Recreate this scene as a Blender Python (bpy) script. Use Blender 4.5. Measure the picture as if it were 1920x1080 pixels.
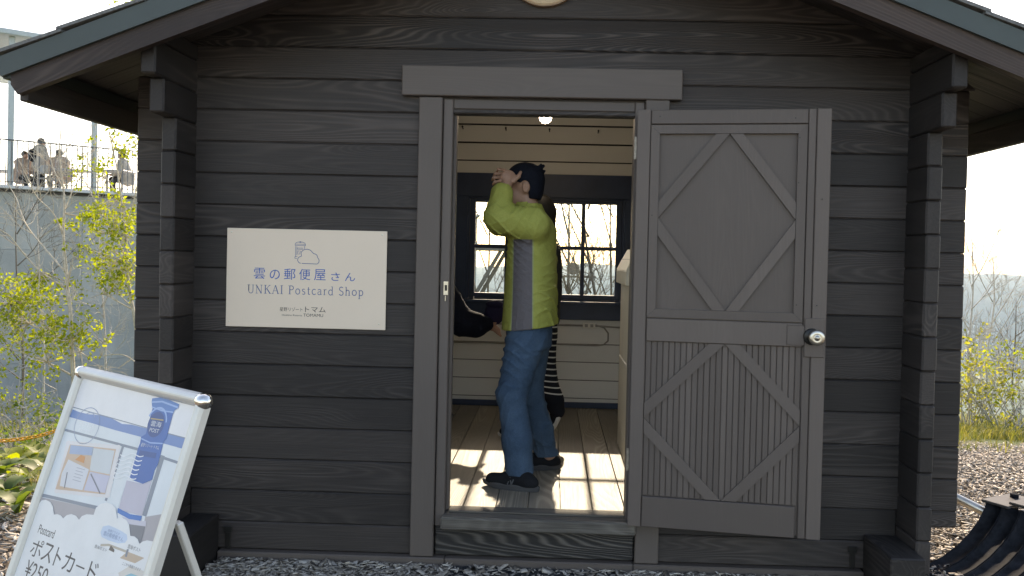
import bpy, math, random
import numpy as np
from mathutils import Vector, Matrix, noise as mnoise

for o in list(bpy.data.objects):
    bpy.data.objects.remove(o)
SC = bpy.context.scene
COL = SC.collection
R = math.radians
random.seed(7)
rng = np.random.default_rng(7)

# ------------------------------------------------------------------ camera
cd = bpy.data.cameras.new('camera')
cam = bpy.data.objects.new('camera', cd)
COL.objects.link(cam)
cd.sensor_width = 36.0
cd.lens = 28.0
cd.shift_x = -0.02075
cd.shift_y = -0.01765
cd.clip_start = 0.05
cd.clip_end = 20000
CAMP = Vector((0, -3.68, 1.4455))
def _rot(yaw, pitch, roll):
    cy, sy, cp, sp, cr, sr = math.cos(yaw), math.sin(yaw), math.cos(pitch), math.sin(pitch), math.cos(roll), math.sin(roll)
    Rw = Matrix(((1, 0, 0), (0, 0, -1), (0, 1, 0)))
    Ry = Matrix(((cy, 0, -sy), (0, 1, 0), (sy, 0, cy)))
    Rp = Matrix(((1, 0, 0), (0, cp, -sp), (0, sp, cp)))
    Rr = Matrix(((cr, -sr, 0), (sr, cr, 0), (0, 0, 1)))
    return Rr @ Rp @ Ry @ Rw
_r = _rot(-0.02453, 0.01461, 0.02357)          # world -> camera (x right, y down, z forward)
_c = Matrix(((1, 0, 0), (0, -1, 0), (0, 0, -1))) @ _r
cam.matrix_world = Matrix.Translation(CAMP) @ _c.transposed().to_4x4()
SC.camera = cam

# ------------------------------------------------------------------ light
SUN_EL, SUN_AZ = R(31), R(0.5)                 # sun stands behind the cabin (+Y)
w = bpy.data.worlds.new('World'); SC.world = w; w.use_nodes = True
nt = w.node_tree
sky = nt.nodes.new('ShaderNodeTexSky'); sky.sky_type = 'NISHITA'; sky.sun_disc = False
sky.sun_elevation = SUN_EL; sky.sun_rotation = SUN_AZ
sky.altitude = 1000; sky.air_density = 1.0; sky.dust_density = 2.5; sky.ozone_density = 1.0
bg = nt.nodes['Background']; bg.inputs['Strength'].default_value = 0.15
nt.links.new(sky.outputs[0], bg.inputs[0])
sl = bpy.data.lights.new('sun', 'SUN'); sl.energy = 2.3; sl.angle = R(0.8); sl.color = (1.0, 0.95, 0.86)
so = bpy.data.objects.new('sun', sl); COL.objects.link(so)
dvec = Vector((math.sin(SUN_AZ) * math.cos(SUN_EL), math.cos(SUN_AZ) * math.cos(SUN_EL), math.sin(SUN_EL)))
so.rotation_euler = dvec.to_track_quat('Z', 'Y').to_euler(); so.location = (0, 30, 20)
SC.view_settings.view_transform = 'Standard'
SC.view_settings.look = 'None'
SC.view_settings.exposure = 1.62
SC.view_settings.gamma = 1.0
SC.view_settings.use_white_balance = True      # the camera's own white balance: neutral in open shade
SC.view_settings.white_balance_temperature = 8500
SC.view_settings.white_balance_tint = 16
SC.cycles.use_denoising = True
SC.cycles.max_bounces = 12
SC.cycles.diffuse_bounces = 7
SC.cycles.transparent_max_bounces = 24
SC.cycles.sample_clamp_indirect = 6.0

# ------------------------------------------------------------------ helpers
def link(o):
    COL.objects.link(o); return o
def tag(o, label=None, cat=None, group=None, kind=None):
    if label: o['label'] = label
    if cat: o['category'] = cat
    if group: o['group'] = group
    if kind: o['kind'] = kind
    return o
def thing(name, loc, label, cat, group=None, rz=0.0):
    o = link(bpy.data.objects.new(name, None)); o.location = loc; o.rotation_euler = (0, 0, rz)
    o.empty_display_size = 0.1
    return tag(o, label, cat, group)
def obj(name, me, parent=None, loc=(0, 0, 0), rot=(0, 0, 0)):
    o = link(bpy.data.objects.new(name, me)); o.parent = parent; o.location = loc; o.rotation_euler = rot
    return o
def mesh(name, V, F, mats, mi=None, smooth=False):
    me = bpy.data.meshes.new(name)
    me.from_pydata([tuple(v) for v in V], [], [tuple(f) for f in F])
    for m in (mats if isinstance(mats, (list, tuple)) else [mats]): me.materials.append(m)
    if mi is not None: me.polygons.foreach_set('material_index', np.asarray(mi, dtype=np.int32))
    if smooth: me.polygons.foreach_set('use_smooth', np.ones(len(me.polygons), dtype=bool))
    me.update()
    return me
def npmesh(name, V, F, mat, smooth=False):
    """fast mesh from arrays: V (n,3), F (m,k) all faces of the same size"""
    me = bpy.data.meshes.new(name)
    V = np.asarray(V, dtype=np.float32); F = np.asarray(F, dtype=np.int32)
    m, k = F.shape
    me.vertices.add(len(V)); me.vertices.foreach_set('co', V.ravel())
    me.loops.add(m * k); me.loops.foreach_set('vertex_index', F.ravel())
    me.polygons.add(m)
    me.polygons.foreach_set('loop_start', np.arange(0, m * k, k, dtype=np.int32))
    me.polygons.foreach_set('loop_total', np.full(m, k, dtype=np.int32))
    if smooth: me.polygons.foreach_set('use_smooth', np.ones(m, dtype=bool))
    for mm in (mat if isinstance(mat, (list, tuple)) else [mat]): me.materials.append(mm)
    me.update(calc_edges=True); me.validate()
    return me
class MB:
    """collects shapes into one mesh"""
    def __init__(s): s.V = []; s.F = []; s.M = []
    def add(s, V, F, m=0):
        n = len(s.V); s.V += [tuple(v) for v in V]; s.F += [tuple(i + n for i in f) for f in F]; s.M += [m] * len(F)
        return s
    def box(s, x0, x1, y0, y1, z0, z1, b=0.0, m=0, mat=None):
        if b <= 0:
            V = [(x0, y0, z0), (x1, y0, z0), (x1, y1, z0), (x0, y1, z0), (x0, y0, z1), (x1, y0, z1), (x1, y1, z1), (x0, y1, z1)]
            F = [(0, 3, 2, 1), (4, 5, 6, 7), (0, 1, 5, 4), (1, 2, 6, 5), (2, 3, 7, 6), (3, 0, 4, 7)]
        else:
            V, F = chamfer(x0, x1, y0, y1, z0, z1, b)
        if mat is not None: V = [mat @ Vector(v) for v in V]
        return s.add(V, F, m)
    def prism(s, poly, d0, d1, axis='y', m=0):
        """poly of 2d points extruded along an axis"""
        n = len(poly)
        def P(a, b, d):
            return (a, d, b) if axis == 'y' else ((a, b, d) if axis == 'z' else (d, a, b))
        V = [P(a, b, d0) for a, b in poly] + [P(a, b, d1) for a, b in poly]
        F = [tuple(range(n)), tuple(range(2 * n - 1, n - 1, -1))] + [(i, i + n, (i + 1) % n + n, (i + 1) % n) for i in range(n)]
        return s.add(V, F, m)
    def tube(s, pts, r, k=8, m=0, caps=True):
        V, F = tube(pts, r, k, caps); return s.add(V, F, m)
    def lathe(s, prof, c=(0, 0, 0), k=20, axis='z', m=0):
        n = len(prof); V = []; F = []
        for i in range(k):
            a = 2 * math.pi * i / k
            for r, h in prof:
                p = (r * math.cos(a), r * math.sin(a), h) if axis == 'z' else ((r * math.cos(a), h, r * math.sin(a)) if axis == 'y' else (h, r * math.cos(a), r * math.sin(a)))
                V.append((p[0] + c[0], p[1] + c[1], p[2] + c[2]))
        for i in range(k):
            j = (i + 1) % k
            for q in range(n - 1): F.append((i * n + q, j * n + q, j * n + q + 1, i * n + q + 1))
        return s.add(V, F, m)
    def me(s, name, mats, smooth=False): return mesh(name, s.V, s.F, mats, s.M, smooth)
    def build(s, name, mats, parent=None, loc=(0, 0, 0), rot=(0, 0, 0), smooth=False):
        o = obj(name, s.me(name, mats, smooth), parent, loc, rot)
        if smooth and smooth != True: pass
        return o
def chamfer(x0, x1, y0, y1, z0, z1, b):
    V = []; idx = {}
    X, Y, Z = (x0, x1), (y0, y1), (z0, z1)
    for i in (0, 1):
        for j in (0, 1):
            for k in (0, 1):
                sx, sy, sz = (1 - 2 * i) * b, (1 - 2 * j) * b, (1 - 2 * k) * b
                idx[i, j, k, 0] = len(V); V.append((X[i], Y[j] + sy, Z[k] + sz))
                idx[i, j, k, 1] = len(V); V.append((X[i] + sx, Y[j], Z[k] + sz))
                idx[i, j, k, 2] = len(V); V.append((X[i] + sx, Y[j] + sy, Z[k]))
    I = lambda *a: idx[a]
    F = [(I(0,0,0,0), I(0,0,1,0), I(0,1,1,0), I(0,1,0,0)), (I(1,0,0,0), I(1,1,0,0), I(1,1,1,0), I(1,0,1,0)),
         (I(0,0,0,1), I(1,0,0,1), I(1,0,1,1), I(0,0,1,1)), (I(0,1,0,1), I(0,1,1,1), I(1,1,1,1), I(1,1,0,1)),
         (I(0,0,0,2), I(0,1,0,2), I(1,1,0,2), I(1,0,0,2)), (I(0,0,1,2), I(1,0,1,2), I(1,1,1,2), I(0,1,1,2))]
    for j in (0, 1):
        for k in (0, 1): F.append((I(0,j,k,1), I(1,j,k,1), I(1,j,k,2), I(0,j,k,2)))
    for i in (0, 1):
        for k in (0, 1): F.append((I(i,0,k,0), I(i,1,k,0), I(i,1,k,2), I(i,0,k,2)))
    for i in (0, 1):
        for j in (0, 1): F.append((I(i,j,0,0), I(i,j,1,0), I(i,j,1,1), I(i,j,0,1)))
    for i in (0, 1):
        for j in (0, 1):
            for k in (0, 1): F.append((I(i,j,k,0), I(i,j,k,1), I(i,j,k,2)))
    # consistent outward winding
    c = Vector(((x0 + x1) / 2, (y0 + y1) / 2, (z0 + z1) / 2)); G = []
    for f in F:
        p = [Vector(V[a]) for a in f]
        n = (p[1] - p[0]).cross(p[2] - p[0]); m = sum(p, Vector()) / len(p) - c
        G.append(f if n.dot(m) > 0 else tuple(reversed(f)))
    return V, G
def tube(pts, r, k=8, caps=True):
    P = [Vector(p) for p in pts]; n = len(P)
    rr = [r] * n if isinstance(r, (int, float)) else list(r)
    V = []; F = []; up = None
    for i in range(n):
        t = (P[min(i + 1, n - 1)] - P[max(i - 1, 0)])
        t = t.normalized() if t.length > 1e-9 else Vector((0, 0, 1))
        if up is None:
            up = t.cross(Vector((0, 0, 1)) if abs(t.z) < 0.9 else Vector((1, 0, 0))).normalized()
        else:
            up = (up - t * up.dot(t)); up = up.normalized() if up.length > 1e-6 else t.orthogonal().normalized()
        b = t.cross(up)
        for q in range(k):
            a = 2 * math.pi * q / k
            V.append(P[i] + (up * math.cos(a) + b * math.sin(a)) * rr[i])
    for i in range(n - 1):
        for q in range(k):
            F.append((i * k + q, i * k + (q + 1) % k, (i + 1) * k + (q + 1) % k, (i + 1) * k + q))
    if caps:
        F.append(tuple(range(k - 1, -1, -1))); F.append(tuple((n - 1) * k + q for q in range(k)))
    return V, F

# ------------------------------------------------------------------ materials
def new_mat(name):
    m = bpy.data.materials.new(name); m.use_nodes = True
    return m, m.node_tree, m.node_tree.nodes['Principled BSDF']
def N(nt, t, **kw):
    n = nt.nodes.new(t)
    for k, v in kw.items():
        if k in n.inputs: 
            if hasattr(v, 'is_output'): nt.links.new(v, n.inputs[k])
            else: n.inputs[k].default_value = v
        else: setattr(n, k, v)
    return n
def L(nt, a, b): nt.links.new(a, b)
def math_(nt, op, a, b=None, c=None):
    n = nt.nodes.new('ShaderNodeMath'); n.operation = op
    for i, v in enumerate((a, b, c)):
        if v is None: continue
        if hasattr(v, 'is_output'): nt.links.new(v, n.inputs[i])
        else: n.inputs[i].default_value = v
    return n.outputs[0]
def ramp(nt, fac, stops):
    n = nt.nodes.new('ShaderNodeValToRGB'); e = n.color_ramp.elements
    while len(e) < len(stops): e.new(0.5)
    for el, (p, c) in zip(e, stops): el.position = p; el.color = (*c, 1) if len(c) == 3 else c
    nt.links.new(fac, n.inputs[0]); return n.outputs[0]
def mix(nt, fac, a, b, mode='MIX'):
    n = nt.nodes.new('ShaderNodeMix'); n.data_type = 'RGBA'; n.blend_type = mode
    for sock, v in ((n.inputs[0], fac), (n.inputs[6], a), (n.inputs[7], b)):
        if hasattr(v, 'is_output'): nt.links.new(v, sock)
        elif isinstance(v, (int, float)): sock.default_value = v
        else: sock.default_value = (*v, 1) if len(v) == 3 else v
    return n.outputs[2]
def plain(name, col, rough=0.6, metal=0.0, vary=0.12, scale=18.0, bump=0.0, spec=0.5):
    m, nt, p = new_mat(name)
    tc = N(nt, 'ShaderNodeTexCoord')
    no = N(nt, 'ShaderNodeTexNoise', Scale=scale, Detail=5.0, Roughness=0.65, Vector=tc.outputs['Object'])
    lo = tuple(c * (1 - vary) for c in col); hi = tuple(min(1, c * (1 + vary)) for c in col)
    L(nt, ramp(nt, no.outputs[0], [(0.3, lo), (0.7, hi)]), p.inputs['Base Color'])
    p.inputs['Roughness'].default_value = rough; p.inputs['Metallic'].default_value = metal
    p.inputs['Specular IOR Level'].default_value = spec
    if bump:
        b = N(nt, 'ShaderNodeBump', Strength=bump, Distance=0.01, Height=no.outputs[0]); L(nt, b.outputs[0], p.inputs['Normal'])
    return m
def wood(name, dark, light, axis='x', rough=0.6, bump=0.5, grain=1.0, rings=34.0, streak=1.0, chips=None, spec=0.4):
    """stained boards: contour lines of a stretched noise give cathedral grain and knots"""
    m, nt, p = new_mat(name)
    tc = N(nt, 'ShaderNodeTexCoord'); oi = N(nt, 'ShaderNodeObjectInfo')
    off = math_(nt, 'MULTIPLY', oi.outputs['Random'], 61.0)
    cx = N(nt, 'ShaderNodeCombineXYZ', X=off, Y=math_(nt, 'MULTIPLY', off, 1.7), Z=math_(nt, 'MULTIPLY', off, 0.6))
    va = N(nt, 'ShaderNodeVectorMath', operation='ADD'); L(nt, tc.outputs['Object'], va.inputs[0]); L(nt, cx.outputs[0], va.inputs[1])
    def sc(along, across):
        v = [across] * 3; v['xyz'.index(axis)] = along
        s = N(nt, 'ShaderNodeVectorMath', operation='MULTIPLY'); L(nt, va.outputs[0], s.inputs[0]); s.inputs[1].default_value = v
        return s.outputs[0]
    n1 = N(nt, 'ShaderNodeTexNoise', Scale=1.0, Detail=1.0, Roughness=0.35, Vector=sc(0.55, 6.5))
    # knots: sparse points that bend the grain round them
    vo = N(nt, 'ShaderNodeTexVoronoi', Scale=1.0, Vector=sc(1.15, 5.5)); vo.inputs['Randomness'].default_value = 1.0
    kd = math_(nt, 'MULTIPLY', math_(nt, 'MULTIPLY', vo.outputs['Distance'], vo.outputs['Distance']), -26.0)
    knot = math_(nt, 'EXPONENT', kd)
    ph = math_(nt, 'ADD', n1.outputs[0], math_(nt, 'MULTIPLY', knot, 0.16))
    s = math_(nt, 'MULTIPLY', math_(nt, 'SINE', math_(nt, 'MULTIPLY', ph, 6.283 * rings)), 0.5)
    s = math_(nt, 'ADD', s, 0.5); s = math_(nt, 'POWER', s, 2.0)
    n2 = N(nt, 'ShaderNodeTexNoise', Scale=1.0, Detail=5.0, Roughness=0.65, Vector=sc(3.0, 120.0))
    n3 = N(nt, 'ShaderNodeTexNoise', Scale=1.0, Detail=3.0, Roughness=0.6, Vector=sc(1.3, 3.0))
    # grain strength differs from board to board and along each board
    gs = math_(nt, 'MULTIPLY', math_(nt, 'POWER', n3.outputs[0], 3.0), 4.2 * grain)
    rnd2 = math_(nt, 'FRACT', math_(nt, 'MULTIPLY', oi.outputs['Random'], 7.13))
    gs = math_(nt, 'MULTIPLY', gs, math_(nt, 'MULTIPLY_ADD', math_(nt, 'MULTIPLY', rnd2, rnd2), 1.7, 0.25))
    g = math_(nt, 'MULTIPLY', s, gs)
    g = math_(nt, 'SUBTRACT', g, math_(nt, 'MULTIPLY', math_(nt, 'POWER', knot, 3.0), 0.22 * grain))
    g = math_(nt, 'ADD', g, math_(nt, 'MULTIPLY', math_(nt, 'SUBTRACT', n2.outputs[0], 0.5), 0.9 * streak))
    rv = math_(nt, 'MULTIPLY', math_(nt, 'SUBTRACT', oi.outputs['Random'], 0.5), 0.42)
    f = math_(nt, 'ADD', math_(nt, 'ADD', math_(nt, 'MULTIPLY', g, 0.62), rv), math_(nt, 'MULTIPLY', n3.outputs[0], 0.4))
    col = ramp(nt, f, [(0.08, dark), (0.85, light)])
    if chips:
        n4 = N(nt, 'ShaderNodeTexNoise', Scale=38.0, Detail=4.0, Roughness=0.7, Vector=va.outputs[0])
        col = mix(nt, ramp(nt, n4.outputs[0], [(0.735, (0, 0, 0)), (0.76, (1, 1, 1))]), col, chips)
    L(nt, col, p.inputs['Base Color'])
    rr = math_(nt, 'ADD', math_(nt, 'MULTIPLY', n2.outputs[0], 0.25), rough - 0.12); L(nt, rr, p.inputs['Roughness'])
    p.inputs['Specular IOR Level'].default_value = spec
    h = math_(nt, 'ADD', math_(nt, 'MULTIPLY', g, 0.8), math_(nt, 'MULTIPLY', n3.outputs[0], 0.5))
    b = N(nt, 'ShaderNodeBump', Strength=bump, Distance=0.004, Height=h); L(nt, b.outputs[0], p.inputs['Normal'])
    return m
DK, LT = (0.0222, 0.0188, 0.0174), (0.085, 0.0705, 0.0635)
M = {}
M['log_x'] = wood('dark_stained_log', DK, LT, 'x', grain=0.85)
M['log_y'] = wood('dark_stained_log_end', DK, LT, 'y', bump=0.4, grain=0.45, rings=22)
M['barge'] = wood('brown_stained_board', (0.030, 0.020, 0.017), (0.105, 0.075, 0.062), 'x', grain=0.8)
M['soffit'] = wood('soffit_board', (0.034, 0.029, 0.027), (0.11, 0.092, 0.082), 'x', grain=0.7, rings=20)
M['trim'] = wood('brown_painted_trim', (0.096, 0.079, 0.069), (0.152, 0.127, 0.112), 'z', rough=0.55, grain=0.12, streak=0.5, bump=0.15, chips=(0.085, 0.075, 0.065))
M['trim_x'] = wood('brown_painted_lintel', (0.096, 0.079, 0.069), (0.152, 0.127, 0.112), 'x', rough=0.55, grain=0.12, streak=0.5, bump=0.15)
M['door'] = wood('brown_painted_door', (0.105, 0.085, 0.074), (0.168, 0.138, 0.120), 'z', rough=0.52, grain=0.12, streak=0.75, bump=0.2, chips=(0.21, 0.18, 0.155))
M['weathered'] = wood('weathered_sill', (0.045, 0.04, 0.035), (0.22, 0.20, 0.17), 'x', grain=1.3, streak=1.6, bump=1.0, rough=0.75)
M['grooved'] = wood('dark_weathered_beam', (0.022, 0.021, 0.02), (0.12, 0.108, 0.095), 'x', grain=0.95, bump=0.7, rings=30, rough=0.7)
M['cream'] = wood('cream_painted_board', (0.68, 0.68, 0.655), (0.79, 0.79, 0.765), 'x', rough=0.5, grain=0.25, streak=0.35, bump=0.15, chips=(0.3, 0.25, 0.18))
M['floor'] = wood('worn_floor_board', (0.185, 0.162, 0.128), (0.40, 0.352, 0.275), 'y', rough=0.55, grain=0.9, streak=0.9, bump=0.35, rings=24)
M['navy'] = plain('navy_paint', (0.018, 0.036, 0.085), 0.45, vary=0.25, scale=6)
M['rooftop'] = plain('roof_shingle', (0.16, 0.165, 0.16), 0.85, vary=0.35, scale=60, bump=0.4)
M['green_metal'] = plain('dark_green_metal_edging', (0.046, 0.063, 0.060), 0.5, vary=0.12, scale=3)
M['concrete_red'] = plain('red_paint', (0.26, 0.035, 0.03), 0.6, vary=0.3)
M['metal'] = plain('brushed_steel', (0.62, 0.58, 0.50), 0.32, 1.0, vary=0.12)
M['dark_metal'] = plain('dark_iron', (0.05, 0.048, 0.045), 0.45, 0.8)
M['white'] = plain('white_paint', (0.78, 0.76, 0.70), 0.5, vary=0.04, scale=5)
M['cabinet'] = plain('cream_cabinet_paint', (0.72, 0.66, 0.52), 0.5, vary=0.06, scale=7)
M['alu'] = plain('silver_aluminium', (0.70, 0.69, 0.64), 0.45, 0.35, vary=0.06, scale=4)
M['chrome'] = plain('chrome_corner', (0.8, 0.79, 0.75), 0.12, 1.0, vary=0.03)
def glass_mat():
    m = bpy.data.materials.new('window_glass'); m.use_nodes = True; nt = m.node_tree; nt.nodes.clear()
    out = N(nt, 'ShaderNodeOutputMaterial'); mx = N(nt, 'ShaderNodeMixShader')
    tr = N(nt, 'ShaderNodeBsdfTransparent', Color=(0.95, 0.97, 0.96, 1)); gl = N(nt, 'ShaderNodeBsdfGlossy', Roughness=0.02)
    fr = N(nt, 'ShaderNodeFresnel', IOR=1.4)
    L(nt, fr.outputs[0], mx.inputs[0]); L(nt, tr.outputs[0], mx.inputs[1]); L(nt, gl.outputs[0], mx.inputs[2]); L(nt, mx.outputs[0], out.inputs[0])
    return m
M['glass'] = glass_mat()
def leaf_mat(name, a, b, trans=0.55):
    m = bpy.data.materials.new(name); m.use_nodes = True; nt = m.node_tree; nt.nodes.clear()
    out = N(nt, 'ShaderNodeOutputMaterial'); mx = N(nt, 'ShaderNodeMixShader'); mx.inputs[0].default_value = trans
    ge = N(nt, 'ShaderNodeNewGeometry')
    col = ramp(nt, ge.outputs['Random Per Island'], [(0.0, a), (1.0, b)])
    d = N(nt, 'ShaderNodeBsdfPrincipled', Roughness=0.55); L(nt, col, d.inputs['Base Color'])
    t = N(nt, 'ShaderNodeBsdfTranslucent'); L(nt, mix(nt, 1.0, col, (2.2, 2.0, 0.8), 'MULTIPLY'), t.inputs[0])
    L(nt, d.outputs[0], mx.inputs[1]); L(nt, t.outputs[0], mx.inputs[2]); L(nt, mx.outputs[0], out.inputs[0])
    return m
M['leaf_spring'] = leaf_mat('spring_leaf', (0.13, 0.19, 0.012), (0.25, 0.29, 0.03))
M['leaf_green'] = leaf_mat('green_leaf', (0.05, 0.10, 0.018), (0.14, 0.20, 0.04), 0.45)
M['leaf_yellow'] = leaf_mat('yellow_green_leaf', (0.13, 0.16, 0.03), (0.26, 0.26, 0.07))
M['grass'] = leaf_mat('grass_blade', (0.07, 0.10, 0.03), (0.24, 0.23, 0.09), 0.35)
M['bark'] = plain('pale_grey_bark', (0.48, 0.45, 0.40), 0.8, vary=0.35, scale=25, bump=0.5)
M['bark_tan'] = plain('tan_bark', (0.55, 0.48, 0.37), 0.8, vary=0.3, scale=25, bump=0.5)
M['bark_dark'] = plain('grey_brown_bark', (0.17, 0.145, 0.115), 0.8, vary=0.35, scale=25, bump=0.5)
def island_mat(name, stops, rough=0.85):
    m, nt, p = new_mat(name)
    ge = N(nt, 'ShaderNodeNewGeometry'); tc = N(nt, 'ShaderNodeTexCoord')
    c = ramp(nt, ge.outputs['Random Per Island'], stops)
    no = N(nt, 'ShaderNodeTexNoise', Scale=70.0, Detail=4.0, Vector=tc.outputs['Object'])
    L(nt, mix(nt, 0.6, c, ramp(nt, no.outputs[0], [(0.3, (0.55, 0.55, 0.55)), (0.7, (1.1, 1.1, 1.1))]), 'MULTIPLY'), p.inputs['Base Color'])
    p.inputs['Roughness'].default_value = rough
    return m
M['chip'] = island_mat('wood_chip', [(0.0, (0.20, 0.17, 0.14)), (0.3, (0.38, 0.34, 0.29)), (0.7, (0.52, 0.47, 0.405)), (1.0, (0.68, 0.635, 0.56))])
# ------------------------------------------------------------------ ground (one sheet to the horizon)
def gz(x, y):
    t = max(0.0, y - 2.2)
    if t < 28: z = -0.10 * t - 0.0045 * t * t
    else: z = -0.10 * 28 - 0.0045 * 784 - 0.352 * (t - 28)
    if x < -2.3: z -= 0.42 * min(1, (-x - 2.3) / 0.8) * (lambda q: q * q * (3 - 2 * q))(min(1, max(0, (y - 1.35) / 1.7)))
    if y > -6: z -= 0.02 * max(0.0, -x - 2.2) ** 1.2 * (1 if y > 0 else max(0, 1 + y / 6))
    r = math.hypot(x, y)
    if r > 40 and y < 20: z -= 0.12 * (r - 40) * min(1, max(0, (r - 40) / 200))
    return max(z, -420.0)
rad = [0.0] + list(np.geomspace(0.35, 9000, 150)); NA = 150
V = [(0, 0, 0)]; F = []
for r in rad[1:]:
    for a in range(NA):
        th = 2 * math.pi * a / NA; x, y = r * math.cos(th), r * math.sin(th)
        far = min(1.0, r / 1500.0)
        z = gz(x, y) + (mnoise.noise((x * 0.9, y * 0.9, 0)) * 0.03 if r > 3.2 else 0) + far * 120 * mnoise.noise((x / 900, y / 900, 3.0))
        V.append((x, y, z))
for a in range(NA): F.append((0, 1 + a, 1 + (a + 1) % NA))
for i in range(len(rad) - 2):
    for a in range(NA):
        b = (a + 1) % NA; F.append((1 + i * NA + a, 1 + (i + 1) * NA + a, 1 + (i + 1) * NA + b, 1 + i * NA + b))
m, nt, p = new_mat('soil_and_turf')
ge = N(nt, 'ShaderNodeNewGeometry'); sp = N(nt, 'ShaderNodeSeparateXYZ', Vector=ge.outputs['Position'])
n1 = N(nt, 'ShaderNodeTexNoise', Scale=22.0, Detail=7.0, Roughness=0.7, Vector=ge.outputs['Position'])
n2 = N(nt, 'ShaderNodeTexNoise', Scale=1.3, Detail=4.0, Vector=ge.outputs['Position'])
soil = ramp(nt, n1.outputs[0], [(0.3, (0.05, 0.038, 0.026)), (0.7, (0.24, 0.19, 0.14))])
turf = ramp(nt, n1.outputs[0], [(0.3, (0.035, 0.06, 0.012)), (0.7, (0.13, 0.16, 0.04))])
edge = math_(nt, 'ADD', sp.outputs[1], math_(nt, 'MULTIPLY', n2.outputs[0], 1.6))
fr = math_(nt, 'MULTIPLY_ADD', edge, 0.9, -3.4); nt.nodes[-1].use_clamp = True
L(nt, mix(nt, fr, soil, turf), p.inputs['Base Color']); p.inputs['Roughness'].default_value = 0.95
b_ = N(nt, 'ShaderNodeBump', Strength=0.8, Distance=0.03, Height=n1.outputs[0]); L(nt, b_.outputs[0], p.inputs['Normal'])
g = obj('ground', mesh('ground', V, F, m, smooth=True)); tag(g, kind='structure')

# far ridge beyond the valley
V = []; F = []; NX = 90
for j in range(7):
    for i in range(NX):
        x = -3500 + 9000 * i / (NX - 1); d = 2600 + j * 260
        h = math.sin(math.pi * j / 6) ** 0.8
        crest = -28 + 60 * mnoise.noise((x / 700, 1.3, 0)) + 25 * mnoise.noise((x / 190, 4.2, 0)) + 16 * (x - 1500) / 1000
        V.append((x, d, -430 + (430 + crest) * h))
for j in range(6):
    for i in range(NX - 1):
        F.append((j * NX + i, j * NX + i + 1, (j + 1) * NX + i + 1, (j + 1) * NX + i))
M['forest'] = plain('forested_slope', (0.05, 0.08, 0.075), 0.95, vary=0.4, scale=0.02)
tag(obj('hills', mesh('hills', V, F, M['forest'], smooth=True)), kind='structure')

# ------------------------------------------------------------------ cabin
cabin = thing('log_cabin', (0, 0, 0), 'dark brown log cabin with open plank door and overhanging gable roof', 'cabin')
PIT = 0.148
def course(k): return 0.181 + PIT * k, 0.181 + PIT * (k + 1)
SL = 0.387; ANG = math.atan(SL)
def zS(x): return 3.075 - SL * abs(x)      # underside of the soffit
LOGM = [M['log_x'], M['cream']]
def log_x(x0, x1, y0, y1, z0, z1, b=0.006, mats=LOGM, inner=3):
    V, F = chamfer(-(x1 - x0) / 2, (x1 - x0) / 2, -(y1 - y0) / 2, (y1 - y0) / 2, -(z1 - z0) / 2 + 0.0002, (z1 - z0) / 2 - 0.0002, b)
    mi = [0] * len(F)
    if inner is not None: mi[inner] = 1
    return obj('log', mesh('log', V, F, mats, mi), cabin, ((x0 + x1) / 2 + random.uniform(-1, 1) * 0.0, (y0 + y1) / 2 + random.uniform(-0.0018, 0.0018), (z0 + z1) / 2))
T = 0.065
XL, XR = -1.955, 1.878
OPL, OPR = -0.522, 0.407          # rough opening
def log_gable(z0, z1, y0, y1, mats, dirn=-1):
    """course under the roof: ends cut along the slope"""
    b = 0.006; z0 += 0.0008; z1 -= 0.0008
    e0, e1 = (3.075 - z0) / SL - 0.004, (3.075 - z1) / SL - 0.004
    e0 = min(e0, 1.9); e1 = min(e1, 1.9)
    zc = (z0 + z1) / 2; yc = (y0 + y1) / 2
    ring = lambda y, d: [(-e0, y - yc, z0 + d - zc), (e0, y - yc, z0 + d - zc), (e1, y - yc, z1 - d - zc), (-e1, y - yc, z1 - d - zc)]
    V = ring(y0, b) + ring(y0 + b, 0) + ring(y1 - b, 0) + ring(y1, b)
    F = [(0, 1, 2, 3), (15, 14, 13, 12)]
    for r in range(3):
        for i in range(4):
            j = (i + 1) % 4; F.append((r * 4 + i, (r + 1) * 4 + i, (r + 1) * 4 + j, r * 4 + j))
    mi = [0] * len(F); mi[1 if dirn < 0 else 0] = 1
    return obj('log', mesh('log', V, F, mats, mi), cabin, (0, yc, zc))
# front wall: courses left and right of the door, then whole ones, then the gable
for i, (z0, z1) in enumerate([(0.053, 0.181)] + [course(k) for k in range(0, 13)]):
    log_x(XL if i > 1 else -1.674, OPL - 0.002, 0, T, z0, z1)
    log_x(OPR + 0.002, XR if i > 1 else 1.604, 0, T, z0, z1)
log_x(XL, -1.741, 0, T, 0.255, 0.329, inner=None); log_x(1.671, XR, 0, T, 0.255, 0.329, inner=None)   # half log ends
log_x(XL, XR, 0, T, *course(13))
for k in range(14, 19): log_gable(*course(k), 0, T, LOGM)
# filler above the door frame
log_x(OPL, OPR, 0.012, T, 2.175, 2.104 + 0.0, mats=LOGM) if False else None
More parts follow.
